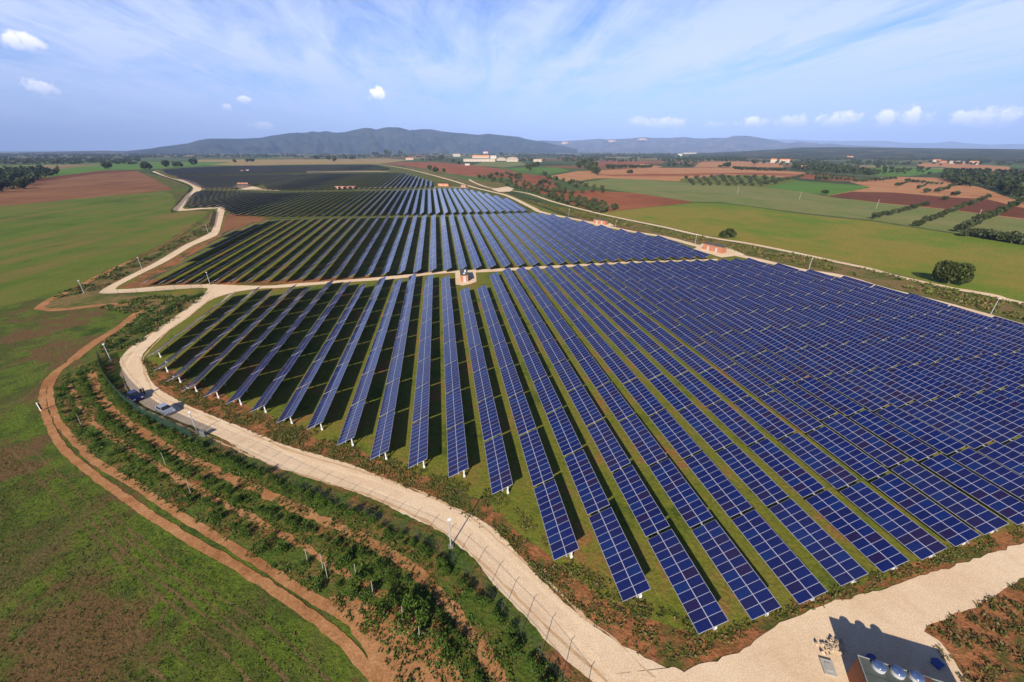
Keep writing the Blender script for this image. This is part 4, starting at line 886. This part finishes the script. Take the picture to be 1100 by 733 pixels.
# cabin by the middle road, seen from its narrow end
A = at(495.6, 303.2); root = empty('brick_cabin', (A.x, A.y, 0), R(1)); tag(root, 'narrow brick cabin with a long grey roof on the middle gravel pad', 'cabin')
kw, kd, kh = 2.5, 8.0, 2.5
m = MB(); m.box(kw / 2, kd / 2, kh / 2, kw, kd, kh); m.build('wall', BRICK, root)
m = MB(); m.box(kw / 2, kd / 2, kh + .1, kw + .3, kd + .3, .2); m.build('roof', ROOFGREY, root)
m = MB(); m.box(kw / 2, -.03, 1.1, 1.0, .06, 2.1); m.build('door', STEEL, root)
m = MB(); m.tube([(kw * .5, 1.2, kh + .2), (kw * .5, 1.2, kh + .5)], .3, 12); m.build('roof_vent', WHITE, root)
m = MB(); m.box(kw * .7, 4.5, kh + .3, .5, 2.6, .25); m.build('roof_unit', WHITE, root)
# cabin at the lower right corner
HB = 3.0; C0 = at(921, 704, HB); ang = R(-28.3); L, Dp = 8.92, 3.2
root = empty('brick_cabin', (C0.x, C0.y, 0), ang); tag(root, 'brown brick cabin with three round skylights on its dark grey roof', 'cabin')
m = MB(); m.box(L / 2, -Dp / 2, (HB - .16) / 2, L - .1, Dp - .1, HB - .16); m.build('wall', plain('brown_brick', (.30, .125, .06), .9, .1, var=.15, scale=4), root)
m = MB(); m.box(L / 2, -Dp / 2, HB - .08, L + .06, Dp + .06, .16); rf = m.build('roof', ROOFGREY, root)
m = MB(); seam = plain('roof_seam', (.06, .07, .06), .8, .2)
for k in range(1, 5): m.box(L * k / 5, -Dp / 2, HB + .012, .05, Dp - .02, .03)
m.box(L / 2, -Dp * .45, HB + .014, L - .02, .05, .03); m.build('roof_seam', seam, rf)
m = MB()
for y in (-.02, -Dp + .02): m.box(L / 2, y, HB + .03, L + .06, .06, .10)
for x in (-.0, L): m.box(x, -Dp / 2, HB + .028, .06, Dp - .1, .09)
m.build('roof_edge', plain('roof_edge_metal', (.22, .23, .21), .6, .3), rf)
Mi = (Matrix.Translation((C0.x, C0.y, 0)) @ Matrix.Rotation(ang, 4, 'Z')).inverted()
for px, py in ((945.3, 714.5), (965.7, 720.5), (985.9, 726)):
    q = Mi @ at(px, py, HB + .4); sk = empty('skylight', (q.x, q.y, HB)); sk.parent = root
    m = MB(); m.tube([(0, 0, -.05), (0, 0, .34)], [.50, .47], 22); m.build('collar', STEEL, sk)
    m = MB(); ring = [(.46, .345), (.43, .42), (.34, .48), (.21, .52), (.08, .535)]
    m.tube([(0, 0, z) for r, z in ring], [r for r, z in ring], 22); m.build('dome', BLUEDOME, sk, smooth=True)
m = MB(); q = Mi @ at(997, 734, HB); m.box(q.x, q.y, HB + .06, .8, .7, .12); m.build('roof_hatch', plain('dark_hatch', (.10, .045, .03), .6, .3), root)
BLUEP = plain('blue_plastic', (.02, .05, .22), .5, .4)
q = at(933, 704.5); m = MB(); m.prism([(math.cos(k * .5236) * .45, math.sin(k * .5236) * .3) for k in range(12)], 0, .5); tag(m.build('plastic_drum', BLUEP, None, (q.x - .35, q.y - .35, .1)), 'blue plastic drum standing in the shade behind the brown cabin', 'drum')
q = at(1006, 714); m = MB(); m.prism([(-.5, -.3), (.45, -.4), (.55, .2), (.1, .45), (-.45, .3)], 0, .12); tag(m.build('plastic_sheet', BLUEP, None, (q.x, q.y, .1), R(20)), 'blue plastic sheet lying in the shadow of the brown cabin', 'sheet')
q = at(889, 718.5); m = MB(); m.box(0, 0, .12, 1.0, 1.35, .12); m.box(0, 0, .2, .5, .7, .05); tag(m.build('concrete_slab', CONCRETE, None, (q.x, q.y, .1), R(-25)), 'pale concrete cover slab in the gravel left of the brown cabin', 'slab')
rd = random.Random(4); m = MB(); q = at(893, 697)
for k in range(46):
    s = rd.uniform(.08, .24); M = Matrix.Translation((rd.gauss(0, .7), rd.gauss(0, .35), .1 + s * .3)) @ Matrix.Rotation(rd.uniform(0, 3), 4, rand_dir(rd)); m.box(0, 0, 0, s * 1.4, s, s * .8, 0, M, .7)
tag(m.build('rubble', plain('rubble_stone', (.40, .31, .22), .9, .1, var=.3), None, (q.x, q.y, .1)), 'small heap of grey rubble on the gravel beside the cabin shadow', 'rubble', None, 'stuff')
GREYBOX = plain('grey_cabinet_paint', (.13, .14, .13), .7, .3)
# grey cabinet on a slab beside the near pole
q = at(219, 468); root = empty('utility_cabinet', (q.x, q.y, 0), R(-20)); root.scale = (.62, .62, .7); tag(root, 'low grey cabinet on a slab at the road edge by the near pole', 'cabinet')
m = MB(); m.box(0, 0, .1, 2.2, 1.2, .26); m.build('base', GREYBOX, root); m = MB(); m.box(0, 0, .78, 1.7, .7, 1.1); m.build('body', GREYBOX, root); m = MB(); m.box(0, 0, 1.37, 1.85, .85, .07); m.build('lid', GREYBOX, root)

def house(px, py, wpx, hpx, label, wall=PLASTER, roof=ROOFTILE, dep=9, cat='house', gable=.35, arch=False):
    p = at(px, py); Z = depth(p); L = wpx * Z / FPX; h = hpx / vscale(p) * (1 - gable); rh = hpx / vscale(p) * gable
    root = empty('farm_shed' if cat == 'shed' else 'farmhouse', (p.x, p.y, 0), -math.atan2(p.x, p.y)); tag(root, label, cat)
    m = MB(); m.box(0, dep / 2, h / 2, L, dep, h); m.build('wall', wall, root)
    m = MB(); Y0, Y1 = -.3, dep + .3; X = L / 2 + .3
    if arch:
        pr = [(math.cos(a) * X, math.sin(a) * rh) for a in [math.pi * k / 10 for k in range(11)]]
        n = len(pr); m.add([(x, Y0, h + z) for x, z in pr] + [(x, Y1, h + z) for x, z in pr], [(i, i + 1, n + i + 1, n + i) for i in range(n - 1)] + [tuple(reversed(range(n))), tuple(range(n, 2 * n))])
    else:
        m.add([(-X, Y0, h), (X, Y0, h), (X, Y1, h), (-X, Y1, h), (-X, dep / 2, h + rh), (X, dep / 2, h + rh)], ((0, 1, 5, 4), (2, 3, 4, 5), (0, 4, 3), (1, 2, 5), (3, 2, 1, 0)))
    m.build('roof', roof, root)
    nw = max(2, min(8, int(L / 4)))
    for k in range(nw):
        m = MB(); m.box(-L / 2 + L * (k + .5) / nw, -.03, h * .55, min(1.4, L / nw * .4), .08, h * .35); m.build('window', GLASS, root)
    return root
WALLG = plain('weathered_sheet_roof', (.34, .27, .22), .8, .2, var=.15, scale=.2)
house(515, 173.8, 34, 3.2, 'long low white farm shed behind the red field', PLASTER, WALLG, 14, 'shed', .25)
house(516.5, 170, 18, 3.2, 'farm shed with a bright orange roof behind the white shed', PLASTER, ROOFTILE, 14, 'shed', .5)
house(530, 170.5, 6.5, 3.4, 'pale square farm store beside the orange roofed shed', LIMEWASH, CONCRETE, 12, 'shed', .15)
house(538.5, 172.8, 10, 3.6, 'left one of the two arched barns', PLASTER, WALLG, 22, 'shed', .6, True)
house(550.5, 173.8, 13, 5, 'right one of the two arched barns, the wider one', PLASTER, WALLG, 22, 'shed', .6, True)
house(521.5, 165.2, 5, 2.3, 'small white house alone beyond the orange roofed shed', LIMEWASH, ROOFTILE, 10)
house(490.5, 168.4, 8, 3, 'pale shed at the left behind the farm', PLASTER, CONCRETE, 14, 'shed', .25)
house(577.5, 174.2, 9, 3.2, 'stone farmhouse among trees right of the arched barns', PLASTER, WALLG, 10)
house(502, 177.8, 5, 2, 'tiny white hut at the edge of the red field', LIMEWASH, CONCRETE, 6)
house(440, 172, 8, 2.6, 'red roofed hut beside the far right gravel road', PLASTER, ROOFTILE, 8)
house(830.5, 174.8, 5.5, 4.2, 'left house with an orange gable near the dark mid wood', PLASTER, ROOFTILE, 10)
house(842.5, 174.8, 9.5, 3.8, 'long house with an orange roof near the dark mid wood', PLASTER, ROOFTILE, 10)
house(863.2, 182.2, 6.5, 4.2, 'white house in front of the dark mid wood', LIMEWASH, ROOFTILE, 9)
house(898, 169, 4, 2.4, 'small white house beyond the dark mid wood', LIMEWASH, ROOFTILE, 9)
house(912.7, 170.3, 5.4, 2.4, 'orange house beyond the dark mid wood', PLASTER, ROOFTILE, 9)
house(730.5, 167.6, 5, 2.4, 'white house far behind the dark wood', LIMEWASH, CONCRETE, 10)
house(741, 166.4, 13, 2.2, 'row of pale buildings far behind the dark wood', PLASTER, CONCRETE, 12)
house(1005.6, 174.3, 6.2, 2.8, 'leftmost farm building on the orange field at the right', PLASTER, ROOFTILE, 10)
house(1013, 175.4, 5.2, 2.4, 'low reddish farm building second from the left on the orange field', BRICK, ROOFTILE, 10)
house(1025.5, 175.8, 8.6, 2.8, 'widest farm building on the orange field at the right', PLASTER, WALLG, 10)
house(1033, 176.3, 6, 2.6, 'pinkish farm building just right of the widest one', BRICK, WALLG, 10)
house(1045.4, 176.8, 7, 3.6, 'tall farm building at the right end of the orange field', PLASTER, ROOFTILE, 10)

# ---------------------------------------------------------------- cars and people
def car(px, py, rz, label, paint):
    p = at(px, py, .1); root = empty('parked_car', (p.x, p.y, .1), rz); root.scale = (.9, .95, .95); tag(root, label, 'car')
    W = .86
    prof = [(-2.0, .32), (-2.03, .62), (-1.96, .95), (-1.62, 1.02), (1.05, .96), (1.85, .78), (2.0, .58), (1.98, .30)]   # x = nose
    m = MB(); n = len(prof); rows = []
    for y, k in ((-W, 0), (-W * .96, 1), (W * .96, 1), (W, 0)): rows.append([(x * (.985 if not k else 1), y, z - (.04 if not k and z > .7 else 0)) for x, z in prof])
    m.add(sum(rows, []), [(r * n + i, r * n + (i + 1) % n, (r + 1) * n + (i + 1) % n, (r + 1) * n + i) for r in range(3) for i in range(n)] + [tuple(range(n)), tuple(3 * n + i for i in reversed(range(n)))])
    body = m.build('body', paint, root)
    cab = [(-1.85, .96), (-1.50, 1.43), (.05, 1.47), (.95, .95)]
    m = MB(); k = len(cab); ins = [.80, .62, .62, .80]
    m.add([(x, -i_, z) for (x, z), i_ in zip(cab, ins)] + [(x, i_, z) for (x, z), i_ in zip(cab, ins)], ((0, 1, k + 1, k), (1, 2, k + 2, k + 1), (2, 3, k + 3, k + 2), (3, 2, 1, 0), (k, k + 1, k + 2, k + 3)))
    m.build('cabin_roof', paint, root)
    def glass(name, pts): m = MB(); m.add(pts, (tuple(range(len(pts))),)); m.build(name, GLASS, root)
    glass('rear_window', [(-1.80, -.70, 1.05), (-1.80, .70, 1.05), (-1.545, .58, 1.385), (-1.545, -.58, 1.385)])
    glass('windscreen', [(.86, .72, 1.02), (.86, -.72, 1.02), (.18, -.59, 1.42), (.18, .59, 1.42)])
    for s in (-1, 1):
        glass('side_window', [(-1.45, s * .785, 1.03), (.70, s * .785, 1.03), (.05, s * .66, 1.39), (-1.35, s * .66, 1.39)])
        for x in (-1.25, 1.25):
            wh = empty('wheel', (x, s * .76, .31)); wh.parent = root
            m = MB(); m.tube([(0, -.1, 0), (0, .1, 0)], .31, 16); m.build('tyre', TYRE, wh)
            m = MB(); m.tube([(0, -.11, 0), (0, .11, 0)], .19, 12); m.build('rim', STEEL, wh)
        m = MB(); m.box(-2.0, s * .70, .78, .10, .22, .26); m.build('tail_light', REDL, root)
        m = MB(); m.box(1.92, s * .62, .66, .12, .30, .15); m.build('headlight', WHITE, root)
        m = MB(); m.box(.62, s * .95, 1.0, .16, .16, .12); m.build('wing_mirror', paint, root)
    m = MB(); m.box(-2.035, 0, .66, .03, .5, .12); m.build('number_plate', WHITE, root)
    return root
CARROT = R(-35)
m, t, b = new_mat('silver_car_paint', .28, .5); b.inputs['Base Color'].default_value = (.42, .45, .50, 1); b.inputs['Metallic'].default_value = .5; SILVER = m
m, t, b = new_mat('dark_blue_car_paint', .25, .5); b.inputs['Base Color'].default_value = (.012, .018, .07, 1); DKBLUE = m
car(178.8, 443.0, CARROT, 'silver hatchback parked on the near gravel road', SILVER)
car(146.2, 428.4, CARROT - .1, 'dark blue hatchback parked at the edge of the road bend', DKBLUE)
SKIN = plain('skin', (.45, .27, .19), .6, .3); CLOTH_D = plain('dark_clothes', (.02, .02, .025), .9, .1); CLOTH_B = plain('blue_jeans', (.03, .045, .09), .9, .1); HAIR = plain('dark_hair', (.02, .014, .01), .7, .2)
def person(px, py, rz, label, top, legs, arm=.0):
    """standing figure grown from a skeleton as one skin"""
    p = at(px, py, .1)
    J = {'pel': (0, 0, .95, .13), 'waist': (0, 0, 1.10, .125), 'chest': (0, .01, 1.32, .15), 'neck': (0, .01, 1.49, .06), 'head': (0, .02, 1.60, .095), 'crown': (0, .01, 1.71, .085)}
    E = [('pel', 'waist'), ('waist', 'chest'), ('chest', 'neck'), ('neck', 'head'), ('head', 'crown')]
    for s, n in ((-1, 'l'), (1, 'r')):
        J.update({n + 'hip': (s * .10, 0, .90, .10), n + 'knee': (s * .12, .03, .50, .065), n + 'ank': (s * .13, 0, .09, .045), n + 'toe': (s * .14, .17, .04, .04),
                  n + 'sh': (s * .19, .0, 1.42, .065), n + 'el': (s * .25, -.02 + arm * .05, 1.14, .045), n + 'wr': (s * .23, .06 + arm * .2, .90 + arm * .2, .032), n + 'hand': (s * .225, .09 + arm * .27, .82 + arm * .24, .035)})
        E += [('pel', n + 'hip'), (n + 'hip', n + 'knee'), (n + 'knee', n + 'ank'), (n + 'ank', n + 'toe'), ('chest', n + 'sh'), (n + 'sh', n + 'el'), (n + 'el', n + 'wr'), (n + 'wr', n + 'hand')]
    keys = list(J); me = bpy.data.meshes.new('person'); me.from_pydata([J[k][:3] for k in keys], [(keys.index(a), keys.index(b_)) for a, b_ in E], [])
    o = link('person', me, None, (p.x, p.y, .1), rz); tag(o, label, 'person')
    sk = o.modifiers.new('skin', 'SKIN'); o.modifiers.new('sub', 'SUBSURF').levels = 1
    for k, v in zip(keys, me.skin_vertices[0].data): v.radius = (J[k][3], J[k][3] * (.8 if k in ('pel', 'waist', 'chest') else 1)); v.use_root = (k == 'pel')
    dg = bpy.context.evaluated_depsgraph_get(); m2 = bpy.data.meshes.new_from_object(o.evaluated_get(dg)); o.modifiers.clear(); o.data = m2
    for mm in (SKIN, top, legs, HAIR, TYRE): m2.materials.append(mm)
    for f in m2.polygons:
        c = f.center; f.use_smooth = True
        f.material_index = 4 if c.z < .10 else 2 if c.z < .97 and abs(c.x) < .2 else 3 if c.z > 1.66 or (c.z > 1.56 and c.y < -.02) else 0 if c.z > 1.49 or (c.z < .92 and abs(c.x) > .18) else 1
    return o
person(153.6, 425.0, R(70), 'left one of two people in dark clothes behind the dark blue car', CLOTH_D, CLOTH_B)
person(156.2, 424.2, R(160), 'right one of two people in dark clothes behind the dark blue car', CLOTH_D, CLOTH_D, .8)
